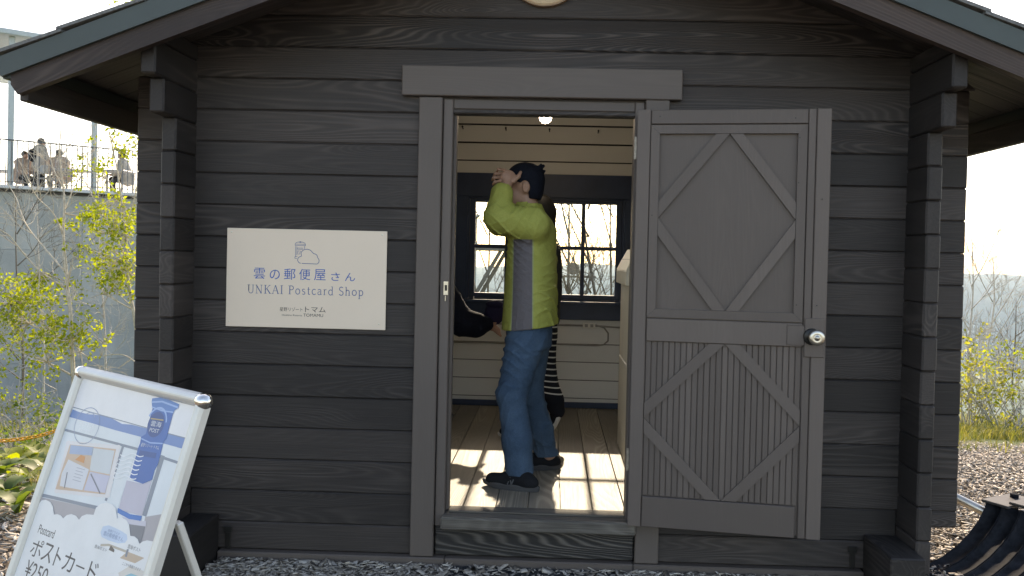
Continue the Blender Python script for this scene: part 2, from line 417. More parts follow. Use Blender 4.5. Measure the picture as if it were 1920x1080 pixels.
# side walls: log ends stick out in front of the facade, half a course higher
def log_side(xi, xo, z0, z1, yf, yb=2.98):
    s = 1 if xo > xi else -1
    x0, x1 = min(xi, xo), max(xi, xo); xc = (x0 + x1) / 2; yc = (yf + yb) / 2; zc = (z0 + z1) / 2
    V, F = chamfer(x0 - xc, x1 - xc, yf - yc, yb - yc, z0 - zc + 0.0008, z1 - zc - 0.0008, 0.007)
    mb = MB().add(V, F)
    # cream paint indoors: a 2 mm board lining on the inner face
    xa = (xi - xc) - s * 0.002
    mb.box(min(xa, xi - xc), max(xa, xi - xc), 0.066 - yc, 2.699 - yc, z0 - zc + 0.003, z1 - zc - 0.003, 0, 1)
    return mb.build('log', [M['log_y'], M['cream']], cabin, (xc, yc, zc))
for k in range(-1, 13):
    z0, z1 = 0.255 + PIT * k, 0.255 + PIT * (k + 1)
    yf = -0.2 if k < 12 else -0.31
    yl = yf + random.uniform(-0.006, 0.006)
    log_side(-1.675, -1.740, z0, z1, yl); log_side(1.605, 1.670, z0, z1, yf + random.uniform(-0.006, 0.006))
for xa, xb in ((-1.675, -1.740), (1.605, 1.670)):
    log_side(xa, xb, 2.179, 2.325, -0.392); log_side(xa, xb, 2.327, 2.398, -0.395)
# sill beam ends and the stub under the corner
for x0, x1 in ((-1.672, -1.535), (1.455, 1.603)):
    MB().box(-0.5 * (x1 - x0), 0.5 * (x1 - x0), -0.15, 0.15, 0, 0.235, 0.006).build('sill_block', M['log_y'], cabin, ((x0 + x1) / 2, -0.152, -0.02))
MB().box(-0.020, 0.020, -0.02, 0.02, -0.05, 0.254, 0.003).build('red_plate', M['concrete_red'], cabin, (1.693, -0.03, 0.0))
for x in (-1.49, 1.405):
    MB().box(-0.012, 0.012, -0.004, 0, -0.045, 0.05, 0.002).box(-0.02, 0.02, -0.007, -0.0041, 0.03, 0.06, 0.002).build('bracket', M['dark_metal'], cabin, (x, -0.006, 0.10))
# skirting along the ground
for x0, x1 in ((-1.53, -0.47), (-0.468, 0.40), (0.402, 1.452)):
    MB().box(-(x1 - x0) / 2, (x1 - x0) / 2, -0.035, 0.05, -0.1, 0.051, 0.005).build('skirting_board', M['trim_x'], cabin, ((x0 + x1) / 2, 0, 0))
# back wall with the window opening
WX0, WX1, WZ0, WZ1 = -0.72, 0.59, 1.065, 1.975
BY0, BY1 = 2.70, 2.765
zb = 0.042
ks = [(zb + 0.145 * k, zb + 0.145 * (k + 1)) for k in range(0, 15)]
BM = [M['log_x'], M['cream']]
for z0, z1 in ks:
    if z1 <= WZ0 + 0.02 or z0 >= WZ1 - 0.02:
        log_x(XL, XR, BY0, BY1, z0, z1, 0.0028, BM, 2)
    else:
        log_x(XL, WX0, BY0, BY1, z0, z1, 0.0028, BM, 2); log_x(WX1, XR, BY0, BY1, z0, z1, 0.0028, BM, 2)
for k in range(15, 21): log_gable(zb + 0.145 * k, zb + 0.145 * (k + 1), BY0, BY1, BM, 1)
# navy casing boards round the window and the skirting indoors
win = MB()
def cas(x0, x1, z0, z1): return MB().box(-(x1 - x0) / 2, (x1 - x0) / 2, -0.011, 0.011, -(z1 - z0) / 2, (z1 - z0) / 2, 0.003).build('casing_board', M['navy'], cabin, ((x0 + x1) / 2, 2.687, (z0 + z1) / 2))
cas(-1.05, 0.92, 1.931, 2.118); cas(-1.05, 0.92, 0.962, 1.108); cas(-1.05, -0.692, 1.109, 1.930); cas(0.562, 0.92, 1.109, 1.930)
MB().box(-1.6, 1.55, -0.012, 0.012, 0.257, 0.302, 0.003).build('indoor_skirting', M['navy'], cabin, (0, 2.686, 0))
# window: frame, two sashes, eight panes
wf = MB()
for (x0, x1, z0, z1) in ((-0.719, -0.675, 1.058, 2.071), (0.545, 0.589, 1.058, 2.071), (-0.6749, 0.5449, 1.913, 2.071), (-0.6749, 0.5449, 1.058, 1.120)):
    wf.box(x0, x1, 2.699, 2.79, z0, z1, 0.002)
window = wf.build('window', M['navy'], cabin)
MB().box(-0.72, 0.59, -0.05, 0.03, -0.012, 0.012, 0.004).build('sill', M['navy'], window, (0, 2.665, 1.098))
cols = [[(-0.630, -0.390), (-0.360, -0.120)], [(-0.019, 0.221), (0.252, 0.500)]]
rows = [(1.160, 1.519), (1.548, 1.888)]
for ci, cc in enumerate(cols):
    sx0, sx1 = cc[0][0] - 0.044, cc[1][1] + 0.044
    s = MB()
    ya, yb = 2.715, 2.755
    s.box(sx0, cc[0][0], ya, yb, 1.121, 1.912, 0.003).box(cc[1][1], sx1, ya, yb, 1.121, 1.912, 0.003)
    s.box(cc[0][0], cc[1][1], ya, yb, 1.121, 1.160, 0.003).box(cc[0][0], cc[1][1], ya, yb, 1.888, 1.912, 0.003)
    s.box(cc[0][1], cc[1][0], ya + 0.006, yb - 0.006, 1.160, 1.888, 0.003)
    for c in cc: s.box(c[0], c[1], ya + 0.007, yb - 0.007, 1.519, 1.548, 0.003)
    s.build('sash', M['navy'], window)
    for c in cc:
        for r in rows:
            MB().box(-(c[1] - c[0]) / 2 - .003, (c[1] - c[0]) / 2 + .003, -0.0015, 0.0015, -(r[1] - r[0]) / 2 - .003, (r[1] - r[0]) / 2 + .003).build('pane', M['glass'], window, ((c[0] + c[1]) / 2, 2.737, (r[0] + r[1]) / 2))
# floor boards
x = -1.672; xs = [-1.672]
seams = [-1.48, -1.325, -1.17, -1.015, -0.86, -0.71, -0.555, -0.402, -0.245, -0.092, 0.062, 0.217, 0.372, 0.527, 0.68, 0.835, 0.99, 1.145, 1.30, 1.455, 1.603]
for x1 in seams:
    x0 = xs[-1]; xs.append(x1)
    V, F = chamfer(-(x1 - x0) / 2 + 0.0015, (x1 - x0) / 2 - 0.0015, -1.30, 1.30, -0.02, 0.0, 0.0025)
    obj('floor_board', mesh('floor_board', V, F, M['floor']), cabin, ((x0 + x1) / 2, 0.085 + 1.307, 0.256 + random.uniform(-0.001, 0.0005)))
MB().box(-1.67, 1.60, 0.07, 2.69, 0.0, 0.232).build('floor_base', M['dark_metal'], cabin)
# threshold and the beam below it
th = MB()
V, F = chamfer(-0.447, 0.447, -0.075, 0.075, -0.03, 0.03, 0.008)
th.add(V, F); o = th.build('threshold', M['weathered'], cabin, (-0.040, 0.012, 0.2205))
MB().box(-0.462, 0.462, -0.03, 0.03, -0.067, 0.067, 0.006).build('beam', M['grooved'], cabin, (-0.0575, 0.026, 0.1225))
MB().box(-0.41, 0.41, -0.04, 0.04, -0.004, 0.004, 0.002).build('threshold_strip', M['weathered'], cabin, (-0.05, 0.048, 0.2555))
# casing round the door
def board(name, x0, x1, y0, y1, z0, z1, mat, b=0.004, parent=cabin):
    return MB().box(-(x1 - x0) / 2, (x1 - x0) / 2, -(y1 - y0) / 2, (y1 - y0) / 2, -(z1 - z0) / 2, (z1 - z0) / 2, b).build(name, mat, parent, ((x0 + x1) / 2, (y0 + y1) / 2, (z0 + z1) / 2))
board('door_trim', -0.632, -0.524, -0.026, -0.001, 0.053, 2.176, M['trim'])
board('door_trim', 0.407, 0.516, -0.026, -0.001, 0.053, 2.182, M['trim'])
board('lintel_board', -0.712, 0.570, -0.036, -0.002, 2.180, 2.318, M['trim_x'])
board('door_jamb', -0.521, -0.476, -0.010, 0.085, 0.192, 2.172, M['trim'])
board('door_jamb', 0.361, 0.404, -0.010, 0.085, 0.192, 2.172, M['trim'])
board('door_head', -0.475, 0.360, -0.008, 0.085, 2.126, 2.172, M['trim_x'])
board('door_stop', -0.476, -0.462, 0.030, 0.082, 0.257, 2.125, M['trim'], 0.002)
board('door_stop', -0.461, 0.350, 0.030, 0.082, 2.114, 2.125, M['trim_x'], 0.002)
sp_ = MB().box(-0.011, 0.011, -0.004, 0, -0.032, 0.032, 0.001).box(-0.005, 0.006, -0.0065, -0.004, -0.012, 0.015, 0.001, 1).lathe([(0, -0.006), (0.003, -0.006), (0.003, -0.004)], (0, 0, 0.025), 8, 'y').lathe([(0, -0.006), (0.003, -0.006), (0.003, -0.004)], (0, 0, -0.025), 8, 'y')
sp_.box(-0.003, 0.002, -0.01, -0.004, -0.06, -0.034, 0.001)
sp_.build('strike_plate', [M['metal'], M['dark_metal']], cabin, (-0.492, -0.0105, 1.298))

M['hinge'] = plain('tarnished_hinge', (0.30, 0.27, 0.23), 0.5, 0.7, vary=0.3, scale=60)
# ---- the door, swung fully open against the wall
DW, DH = 0.832, 1.872
hinge = Vector((0.364, -0.086, 0.25))
door = MB().box(0.0, DW, 0.004, 0.034, 0.008, DH, 0.003).build('door', M['door'], cabin, hinge, (0, 0, -R(8.0)))
def dpart(name, x0, x1, z0, z1, y0=-0.012, y1=0.0035, b=0.003, mat=None):
    return MB().box(-(x1 - x0) / 2, (x1 - x0) / 2, y0, y1, -(z1 - z0) / 2, (z1 - z0) / 2, b).build(name, mat or M['door'], door, ((x0 + x1) / 2, 0, (z0 + z1) / 2))
def dbrace(xa, za, xb, zb_, wd, y0=-0.012, y1=0.0035):
    L_ = math.hypot(xb - xa, zb_ - za); a = math.atan2(zb_ - za, xb - xa)
    return MB().box(-L_ / 2, L_ / 2, y0, y1, -wd / 2, wd / 2, 0.003).build('brace', M['door'], door, ((xa + xb) / 2, 0, (za + zb_) / 2), (0, -a, 0))
dpart('stile', 0.0, 0.060, 0.0, DH); dpart('stile', 0.772, DW, 0.0, DH, y0=-0.010)
dpart('edge_strip', 0.7365, 0.7695, 0.0, DH, y0=-0.007)
dpart('rail', 0.0625, 0.734, 1.8065, DH - 0.002); dpart('rail', 0.064, 0.733, 0.838, 0.9395, y0=-0.016)
dpart('rail', 0.0625, 0.722, 0.004, 0.140, y0=-0.018)
# mitred moulding of the upper panel
def mould(poly, y0=-0.013):
    cx_ = sum(a for a, _ in poly) / 4; cz_ = sum(b for _, b in poly) / 4
    MB().prism([(a - cx_, b - cz_) for a, b in poly], y0, 0.0035).build('moulding', M['door'], door, (cx_, 0, cz_))
a0, a1, c0, c1, wm = 0.063, 0.732, 0.945, 1.802, 0.038
mould([(a0, c0), (a1, c0), (a1 - wm, c0 + wm), (a0 + wm, c0 + wm)]); mould([(a0, c1), (a0 + wm, c1 - wm), (a1 - wm, c1 - wm), (a1, c1)])
mould([(a0, c0 + .001), (a0 + wm, c0 + wm + .001), (a0 + wm, c1 - wm - .001), (a0, c1 - .001)]); mould([(a1, c0 + .001), (a1, c1 - .001), (a1 - wm, c1 - wm - .001), (a1 - wm, c0 + wm + .001)])
ux0, ux1, uz0, uz1 = a0 + wm, a1 - wm, c0 + wm, c1 - wm
um, uz = (ux0 + ux1) / 2 + 0.008, (uz0 + uz1) / 2 + 0.015
bw = 0.046
def diamond(x0, x1, z0, z1, xm, zm, wd, y0):
    """four braces whose inner edges meet at the middles of the sides"""
    for sx_, sz_ in ((-1, 1), (1, 1), (-1, -1), (1, -1)):
        xe = x0 if sx_ < 0 else x1; ze = z1 if sz_ > 0 else z0
        a = math.atan2(abs(ze - zm), abs(xm - xe)); hl, vl = wd / math.sin(a), wd / math.cos(a); g = 0.0012
        pl = [(xe - sx_ * g, zm + sz_ * g), (xm + sx_ * g, ze - sz_ * g), (xm + sx_ * hl, ze - sz_ * g), (xe - sx_ * g, zm + sz_ * vl)]
        if sx_ * sz_ > 0: pl = pl[::-1]
        cx_ = sum(p[0] for p in pl) / 4; cz_ = sum(p[1] for p in pl) / 4; yy = y0 + random.uniform(-0.0012, 0.0012)
        MB().prism([(p[0] - cx_, p[1] - cz_) for p in pl], yy, 0.0035).build('brace', M['door'], door, (cx_, 0, cz_))
diamond(ux0, ux1, uz0, uz1, um, uz, bw, -0.010)
# vertical battens of the lower panel
nb = 26; bx0, bx1 = 0.0615, 0.7335
for i in range(nb):
    xa = bx0 + (bx1 - bx0) * i / nb; xb = bx0 + (bx1 - bx0) * (i + 1) / nb
    dpart('batten', xa + 0.0014, xb - 0.0014, 0.1425, 0.8375, y0=-0.003 + random.uniform(-0.0007, 0.0007), b=0.002)
lm = (bx0 + bx1) / 2 + 0.01; lz = 0.492
diamond(bx0, bx1, 0.1425, 0.8375, lm, lz, 0.048, -0.013)
dpart('lock_plate', 0.742, 0.826, 0.795, 0.965, y0=-0.017, y1=-0.0101)
dpart('lock_plate', 0.668, 0.7415, 0.845, 0.932, y0=-0.019, y1=-0.0161)
kn = MB().lathe([(0.0, -0.017), (0.034, -0.017), (0.036, -0.021), (0.03, -0.026), (0.013, -0.028), (0.012, -0.05)], (0, 0, 0), 24, 'y')
kn.build('knob_rose', M['dark_metal'], door, (0.772, 0, 0.885), smooth=True)
kb = MB().lathe([(0.013, -0.045), (0.027, -0.05), (0.0335, -0.060), (0.0335, -0.070), (0.028, -0.0765), (0.015, -0.076), (0.010, -0.0745), (0.0095, -0.081), (0.0, -0.082)], (0, 0, 0), 28, 'y')
kb.build('knob', M['metal'], door, (0.785, 0, 0.885), smooth=True)
for z in (1.70, 0.30):
    MB().box(-0.008, 0.003, -0.011, -0.004, -0.05, 0.05, 0.002).lathe([(0, -0.05), (0.005, -0.05), (0.005, -0.02), (0.0045, -0.02), (0.0045, 0.015), (0.005, 0.015), (0.005, 0.05), (0, 0.05)], (-0.005, -0.009, 0), 10, 'z').build('hinge', M['hinge'], door, (-0.003, 0, z))
for (x, z) in ((0.10, 1.84), (0.68, 1.83), (0.70, 1.745), (0.70, 1.55), (0.705, 1.02), (0.80, 1.48), (0.075, 1.40), (0.79, 1.02)):
    MB().lathe([(0, -0.0005), (0.003, -0.0005), (0.003, 0.004)], (0, -0.0132, 0), 8, 'y').build('screw', M['dark_metal'], door, (x, 0, z))

# ---- roof

for s in (-1, 1):
    Ls = 2.20 / math.cos(ANG)
    yv = -0.413; 
    while yv < 3.05:
        wd = 0.148
        me_ = MB().box(-Ls / 2, Ls / 2, -wd / 2 + 0.001, wd / 2 - 0.001, 0, 0.010, 0.003).me('soffit_board', M['soffit'])
        obj('soffit_board', me_, cabin, (s * 1.1, yv + wd / 2, zS(1.1)), (0, s * ANG, 0)); yv += wd
    def zl(x): return 2.928 - SL * abs(x)
    X1 = 2.245
    # verge board, metal edging
    poly = [(0, zl(0)), (X1 - 0.028, zl(X1 - 0.028)), (X1, zl(X1) + 0.05), (X1, zl(X1) + 0.105), (0, zl(0) + 0.105)]
    cx_, cz_ = 1.1, zl(1.1)
    # built along its own axis so the grain follows the slope
    c_, s_ = math.cos(ANG), math.sin(ANG)
    def loc2(a, b): dx, dz = a - cx_, b - cz_; return (dx * c_ - dz * s_, dx * s_ + dz * c_)
    pl = [loc2(a, b) for a, b in poly]
    if s < 0: pl = [(-a, b) for a, b in reversed(pl)]
    MB().prism(pl, -0.0175, 0.0175).build('barge_board', M['barge'], cabin, (s * cx_, -0.434, cz_), (0, s * ANG, 0))
    poly = [(0, zl(0) + 0.090), (2.275, zl(2.275) + 0.090), (2.30, zl(2.30) + 0.12), (2.30, zl(2.3) + 0.175), (0, zl(0) + 0.175)]
    pl = [(s * a, b) for a, b in poly]; pl = pl if s > 0 else pl[::-1]
    MB().prism(pl, -0.468, -0.4525).build('roof_edging', M['green_metal'], cabin)
    poly = [(0, zl(0) + 0.160), (2.235, zl(2.235) + 0.160), (2.235, zl(2.235) + 0.1765), (0, zl(0) + 0.1765)]
    pl = [(s * a, b) for a, b in poly]; pl = pl if s > 0 else pl[::-1]
    MB().prism(pl, -0.415, 3.06).build('roof_deck', M['soffit'], cabin)
    MB().box(-0.0175, 0.0175, -1.74, 1.74, -0.055, 0.055, 0.004).build('eave_board', M['log_y'], cabin, (s * 2.215, 1.325, 2.104))
    MB().box(-0.02, 0.03, -1.76, 1.76, -0.05, 0.045, 0.004).build('eave_edging', M['green_metal'], cabin, (s * 2.262, 1.31, zl(2.262) + 0.13))
    # shingle courses, each lapping the one below
    n = 7; cl = 2.36 / n
    for i in range(n):
        xa, xb = 0.0 + i * cl, (i + 1) * cl + 0.02
        poly = [(xa, zl(xa) + 0.178), (xb, zl(xb) + 0.190), (xb, zl(xb) + 0.204), (xa, zl(xa) + 0.192)]
        pl = [(s * a, b) for a, b in poly]; pl = pl if s > 0 else pl[::-1]
        MB().prism(pl, -0.478, 3.08).build('shingle_course', M['rooftop'], cabin)
MB().prism([(-0.14, 3.06), (0, 3.115), (0.14, 3.06), (0.14, 3.085), (0, 3.14), (-0.14, 3.085)], -0.48, 3.09).build('ridge_cap', M['green_metal'], cabin)

# cream boarded ceiling indoors, just under the roof boards
for s in (-1, 1):
    for k in range(17):
        ya_, yb_ = 0.068 + k * 0.1545, 0.068 + (k + 1) * 0.1545
        Lc = 1.60 / math.cos(ANG)
        obj('ceiling_board', MB().box(-Lc / 2, Lc / 2, -(yb_ - ya_) / 2 + 0.0008, (yb_ - ya_) / 2 - 0.0008, -0.014, -0.002, 0.002).me('ceiling_board', M['cream']), cabin, (s * 0.801, (ya_ + yb_) / 2, zS(0.801)), (0, s * ANG, 0))

# ---- round wooden plaque under the ridge
pq = thing('round_plaque', (-0.068, -0.001, 2.775), 'round pale wooden plaque on gable above the door', 'plaque')
M['plywood'] = wood('pale_plywood', (0.58, 0.42, 0.26), (0.78, 0.62, 0.42), 'z', grain=0.5, bump=0.1)
MB().lathe([(0, 0), (0.172, 0), (0.172, -0.020), (0.165, -0.026), (0, -0.026)], (0, 0, 0), 64, 'y').build('disc', M['plywood'], pq)
M['rim'] = plain('dark_wood_rim', (0.30, 0.19, 0.11), 0.5)
MB().lathe([(0.1723, 0), (0.177, 0), (0.177, -0.024), (0.1723, -0.024)], (0, 0, 0), 64, 'y').build('rim', M['rim'], pq)

# ---- ceiling lamp
lampm = bpy.data.materials.new('lit_bulb'); lampm.use_nodes = True
lp = lampm.node_tree.nodes['Principled BSDF']; lp.inputs['Base Color'].default_value = (0.9, 0.85, 0.7, 1)
lp.inputs['Emission Color'].default_value = (1.0, 0.91, 0.78, 1); lp.inputs['Emission Strength'].default_value = 17.0
la = thing('ceiling_lamp', (-0.069, 1.35, 2.92), 'small lit round bulb hanging inside above the doorway', 'lamp')
MB().lathe([(0, -0.585), (0.02, -0.58), (0.034, -0.565), (0.042, -0.54), (0.04, -0.52), (0.028, -0.50)], (0, 0, -0.04), 24).build('bulb', lampm, la, smooth=True)
MB().lathe([(0.0285, -0.545), (0.03, -0.44), (0.018, -0.42), (0.003, -0.415), (0.003, 0.0)], (0, 0, 0), 16).build('holder', M['dark_metal'], la)
# ------------------------------------------------------------------ lettering helpers
_dg = None
def text_mesh(s):
    c = bpy.data.curves.new('lettering', 'FONT'); c.body = s; c.resolution_u = 4
    o = bpy.data.objects.new('lettering', c); COL.objects.link(o)
    me = bpy.data.meshes.new_from_object(o.evaluated_get(bpy.context.evaluated_depsgraph_get()))
    V = [tuple(v.co) for v in me.vertices]; F = [tuple(p.vertices) for p in me.polygons]
    bpy.data.objects.remove(o); bpy.data.curves.remove(c); bpy.data.meshes.remove(me)
    return V, F
def fit_text(s, x0, x1, z0, z1):
    """text outline fitted into a rectangle; returns points (a, b) and faces"""
    V, F = text_mesh(s)
    ax = [v[0] for v in V]; az = [v[1] for v in V]
    fx = (x1 - x0) / (max(ax) - min(ax)); fz = (z1 - z0) / (max(az) - min(az))
    return [(x0 + (v[0] - min(ax)) * fx, z0 + (v[1] - min(az)) * fz) for v in V], F
def ribbon(pts, wd):
    """flat stroke of varying width in 2d"""
    n = len(pts); W = [wd] * n if isinstance(wd, (int, float)) else wd
    A = []; B = []
    for i in range(n):
        p, q = pts[max(i - 1, 0)], pts[min(i + 1, n - 1)]
        dx, dy = q[0] - p[0], q[1] - p[1]; l = math.hypot(dx, dy) or 1
        A.append((pts[i][0] - dy / l * W[i] / 2, pts[i][1] + dx / l * W[i] / 2)); B.append((pts[i][0] + dy / l * W[i] / 2, pts[i][1] - dx / l * W[i] / 2))
    return A + B, [(i, n + i, n + i + 1, i + 1) for i in range(n - 1)]
def arc(cx, cy, rx, ry, a0, a1, n=14):
    return [(cx + rx * math.cos(R(a0 + (a1 - a0) * i / n)), cy + ry * math.sin(R(a0 + (a1 - a0) * i / n))) for i in range(n + 1)]
# a small roman serif alphabet drawn as strokes: glyph -> (advance, [(points, width)])
TH, TN = 0.105, 0.05
def sf(x, y, h=0.10): return ([(x - h, y), (x + h, y)], 0.045)
GL = {
 'U': (0.86, [([(0.18, .98), (0.18, .35)] + arc(.43, .32, .25, .30, 180, 360) + [(0.68, .98)], TN + .02), ([(0.18, .98), (0.18, .32)], TH), sf(.18, .98, .15), sf(.68, .98, .13)]),
 'N': (0.90, [([(0.17, .02), (0.17, .98)], TN), ([(0.12, .98), (0.72, 0.0)], TH), ([(0.72, 0.0), (0.72, .98)], TN), sf(.17, .02, .13), sf(.12, .98, .10), sf(.72, .98, .13)]),
 'K': (0.86, [([(0.2, 0), (0.2, 1)], TH), ([(0.2, .42), (0.70, .98)], TN), ([(0.36, .60), (0.76, .02)], TH), sf(.2, .02, .15), sf(.2, .98, .15), sf(.70, .98, .12), sf(.76, .02, .12)]),
 'A': (0.86, [([(0.12, .02), (0.43, 1.0)], TN), ([(0.43, 1.0), (0.76, .02)], TH), ([(0.23, .35), (0.64, .35)], TN), sf(.12, .02, .12), sf(.76, .02, .14)]),
 'I': (0.44, [([(0.22, 0), (0.22, 1)], TH), sf(.22, .02, .15), sf(.22, .98, .15)]),
 'P': (0.72, [([(0.2, 0), (0.2, 1)], TH), ([(0.2, .97)] + arc(.38, .74, .25, .23, 90, -90) + [(0.2, .51)], TN + .03), sf(.2, .02, .15), sf(.13, .98, .10)]),
 'o': (0.66, [(arc(.33, .33, .24, .31, 0, 360, 24), TN + .035)]),
 's': (0.54, [(arc(.27, .49, .15, .14, 40, 250, 9) + arc(.27, .17, .16, .16, 90, -150, 11), TN + .03)]),
 't': (0.46, [([(0.2, .86), (0.2, .16)] + arc(.32, .14, .12, .12, 180, 300, 7), TH - .02), ([(0.06, .62), (0.40, .62)], TN)]),
 'c': (0.58, [(arc(.33, .33, .24, .31, 48, 318, 18), TN + .035)]),
 'a': (0.60, [(arc(.27, .50, .17, .13, 165, 0, 9) + [(0.44, .08), (0.54, .03)], TN + .035), (arc(.27, .19, .18, .18, 60, 330, 13), TN + .02)]),
 'r': (0.50, [([(0.17, 0), (0.17, .64)], TH - .02), (arc(.33, .44, .16, .19, 175, 60, 7), TN + .02), sf(.17, .02, .13), sf(.12, .62, .07)]),
 'd': (0.68, [(arc(.30, .31, .22, .30, 50, 310, 16), TN + .035), ([(0.50, 1.0), (0.50, 0.03)], TH - .02), sf(.44, .98, .08), sf(.56, .02, .07)]),
 'S': (0.66, [(arc(.34, .75, .21, .22, 35, 250, 11) + arc(.33, .25, .23, .24, 80, -155, 13), TN + .04)]),
 'h': (0.70, [([(0.16, 0), (0.16, 1)], TH - .02), (arc(.34, .40, .18, .23, 170, 0, 10) + [(0.52, 0)], TN + .035), sf(.16, .02, .12), sf(.10, .98, .07), sf(.52, .02, .12)]),
 'p': (0.68, [([(0.17, -.36), (0.17, .64)], TH - .02), (arc(.36, .32, .22, .30, 130, -130, 16), TN + .035), sf(.17, -.34, .13), sf(.12, .62, .07)]),
 ' ': (0.36, []),
}
def serif_text(s, x0, x1, zbase, capH):
    P = []; F = []; x = 0
    tot = sum(GL[c][0] + 0.09 for c in s); k = (x1 - x0) / tot
    for c in s:
        adv, st = GL[c]
        for pts, wd in st:
            V, f = ribbon(pts, wd); n = len(P)
            P += [(x0 + (x + a) * k, zbase + b * capH) for a, b in V]; F += [tuple(i + n for i in q) for q in f]
        x += adv + 0.09
    return P, F
def flat_mat(name, col, rough=0.5): return plain(name, col, rough, vary=0.03, scale=4)

# ------------------------------------------------------------------ wall sign
SX0, SX1, SZ0, SZ1 = -1.518, -0.770, 1.096, 1.554
ws = thing('wall_sign', (-1.144, -0.003, 1.096), 'cream rectangular shop sign with blue lettering screwed to the dark cabin wall', 'sign')
M['signface'] = plain('cream_sign_board', (0.765, 0.645, 0.52), 0.45, vary=0.025, scale=3)
M['blue_ink'] = flat_mat('blue_ink', (0.022, 0.115, 0.40)); M['slate_ink'] = flat_mat('slate_blue_ink', (0.05, 0.115, 0.28)); M['black_ink'] = flat_mat('black_ink', (0.03, 0.028, 0.03))
MB().box(-0.374, 0.374, -0.006, 0, 0, 0.458, 0.0012).build('panel', M['signface'], ws)
def su(px): return (px - 42) / 1536 * 0.748 - 0.374        # sign-local x from enlarged-crop x
def sv(py): return 0.458 - (py - 48) / 962 * 0.458
def put(name, PF, mat, y=-0.0064):
    P, F = PF; return obj(name, mesh(name, [(a, y, b) for a, b in P], [tuple(reversed(f)) if False else f for f in F], mat), ws)
put('kanji_lettering', fit_text('雲', su(306), su(415), sv(540), sv(432)), M['blue_ink'])
for ch, a, b in (('の', 460, 556), ('郵', 597, 707), ('便', 742, 850), ('屋', 886, 997), ('さ', 1050, 1132), ('ん', 1183, 1280)):
    hh = 432 if ch in '郵便屋' else 447
    put('kanji_lettering', fit_text(ch, su(a), su(b), sv(541), sv(hh + (14 if ch in 'さん' else 0))), M['blue_ink'])
put('roman_lettering', serif_text('UNKAI Postcard Shop', su(245), su(1372), sv(682), (sv(598) - sv(682))), M['slate_ink'])
put('small_lettering', fit_text('星野リゾート', su(562), su(782), sv(850), sv(810)), M['black_ink'])
put('small_lettering', fit_text('トマム', su(806), su(1004), sv(854), sv(800)), M['black_ink'])
put('small_lettering', fit_text('Hoshino Resorts', su(585), su(776), sv(895), sv(878)), M['black_ink'])
put('small_lettering', fit_text('TOMAMU', su(790), su(980), sv(898), sv(868)), M['black_ink'])
# emblem: a post box behind a cloud, in outline
em = []
def P2(*pts): return [(su(a), sv(b)) for a, b in pts]
def carc(cx, cy, rx, ry, a0, a1, n=12): return [(su(cx + rx * math.cos(R(a))), sv(cy - ry * math.sin(R(a)))) for a in [a0 + (a1 - a0) * i / n for i in range(n + 1)]]
cloud = carc(765, 345, 40, 35, 255, 95) + carc(812, 290, 58, 50, 165, 25) + carc(880, 318, 36, 36, 90, 10) + carc(905, 350, 26, 32, 60, -80) + P2((765, 379))
box_lines = [P2((704, 212), (704, 312)), P2((716, 215), (716, 300)), P2((700, 205), (797, 205)), P2((698, 192), (798, 192)), carc(748, 190, 48, 20, 175, 5, 10), carc(748, 172, 8, 6, 0, 360, 8),
             P2((797, 192), (797, 208)), P2((698, 192), (700, 208)), P2((790, 210), (790, 238)), P2((722, 230), (776, 230), (776, 242), (722, 242), (722, 230)), P2((726, 258), (752, 258), (740, 290), (726, 290), (726, 258)),
             P2((700, 313), (722, 313)), P2((700, 332), (718, 332)), P2((700, 313), (697, 332))]
P = []; F = []
for ln in [cloud] + box_lines:
    V, f = ribbon(ln, 0.0028 if ln is cloud else 0.0021); n = len(P); P += V; F += [tuple(i + n for i in q) for q in f]
put('emblem', (P, F), M['slate_ink'])
for px, py in ((86, 88), (1532, 84), (76, 962), (1516, 952)):
    MB().lathe([(0, -0.0085), (0.0035, -0.008), (0.0042, -0.006)], (0, 0, 0), 12, 'y').build('screw', M['metal'], ws, (su(px), 0, sv(py)))

# ------------------------------------------------------------------ poster stand (A-frame)
PSI, LEAN = 0.63441, 0.31052
TLp = Vector((-1.2794, -1.5362, 1.1164)); PW = 0.64; PL = 1.165
u_ = Vector((math.cos(PSI), -math.sin(PSI), 0)); nh = Vector((-math.sin(PSI), -math.cos(PSI), 0))
dn = Vector((0, 0, -math.cos(LEAN))) + nh * math.sin(LEAN); nrm = dn.cross(u_).normalized()
if nrm.dot(nh) < 0: nrm = -nrm
stand = thing('poster_stand', (TLp.x + u_.x * .32, TLp.y + u_.y * .32, 0), 'leaning silver A-frame stand with a blue post box poster, left of the cabin', 'sign stand')
base_l = Vector(stand.location)
Mst = Matrix((( u_.x, nrm.x, -dn.x), (u_.y, nrm.y, -dn.y), (u_.z, nrm.z, -dn.z)))    # local: x along top edge, y outward, z up the panel
def st(name, mb, mat, parent=stand, smooth=False):
    me = mb.me(name, mat, smooth)
    o = obj(name, me, parent)
    return o
def stx(mb):
    """panel coordinates (u, out, v down) to the stand's own frame"""
    mb.V = [tuple(TLp + u_ * a + nrm * b + dn * c - base_l) for a, b, c in mb.V]; return mb
fw = 0.026
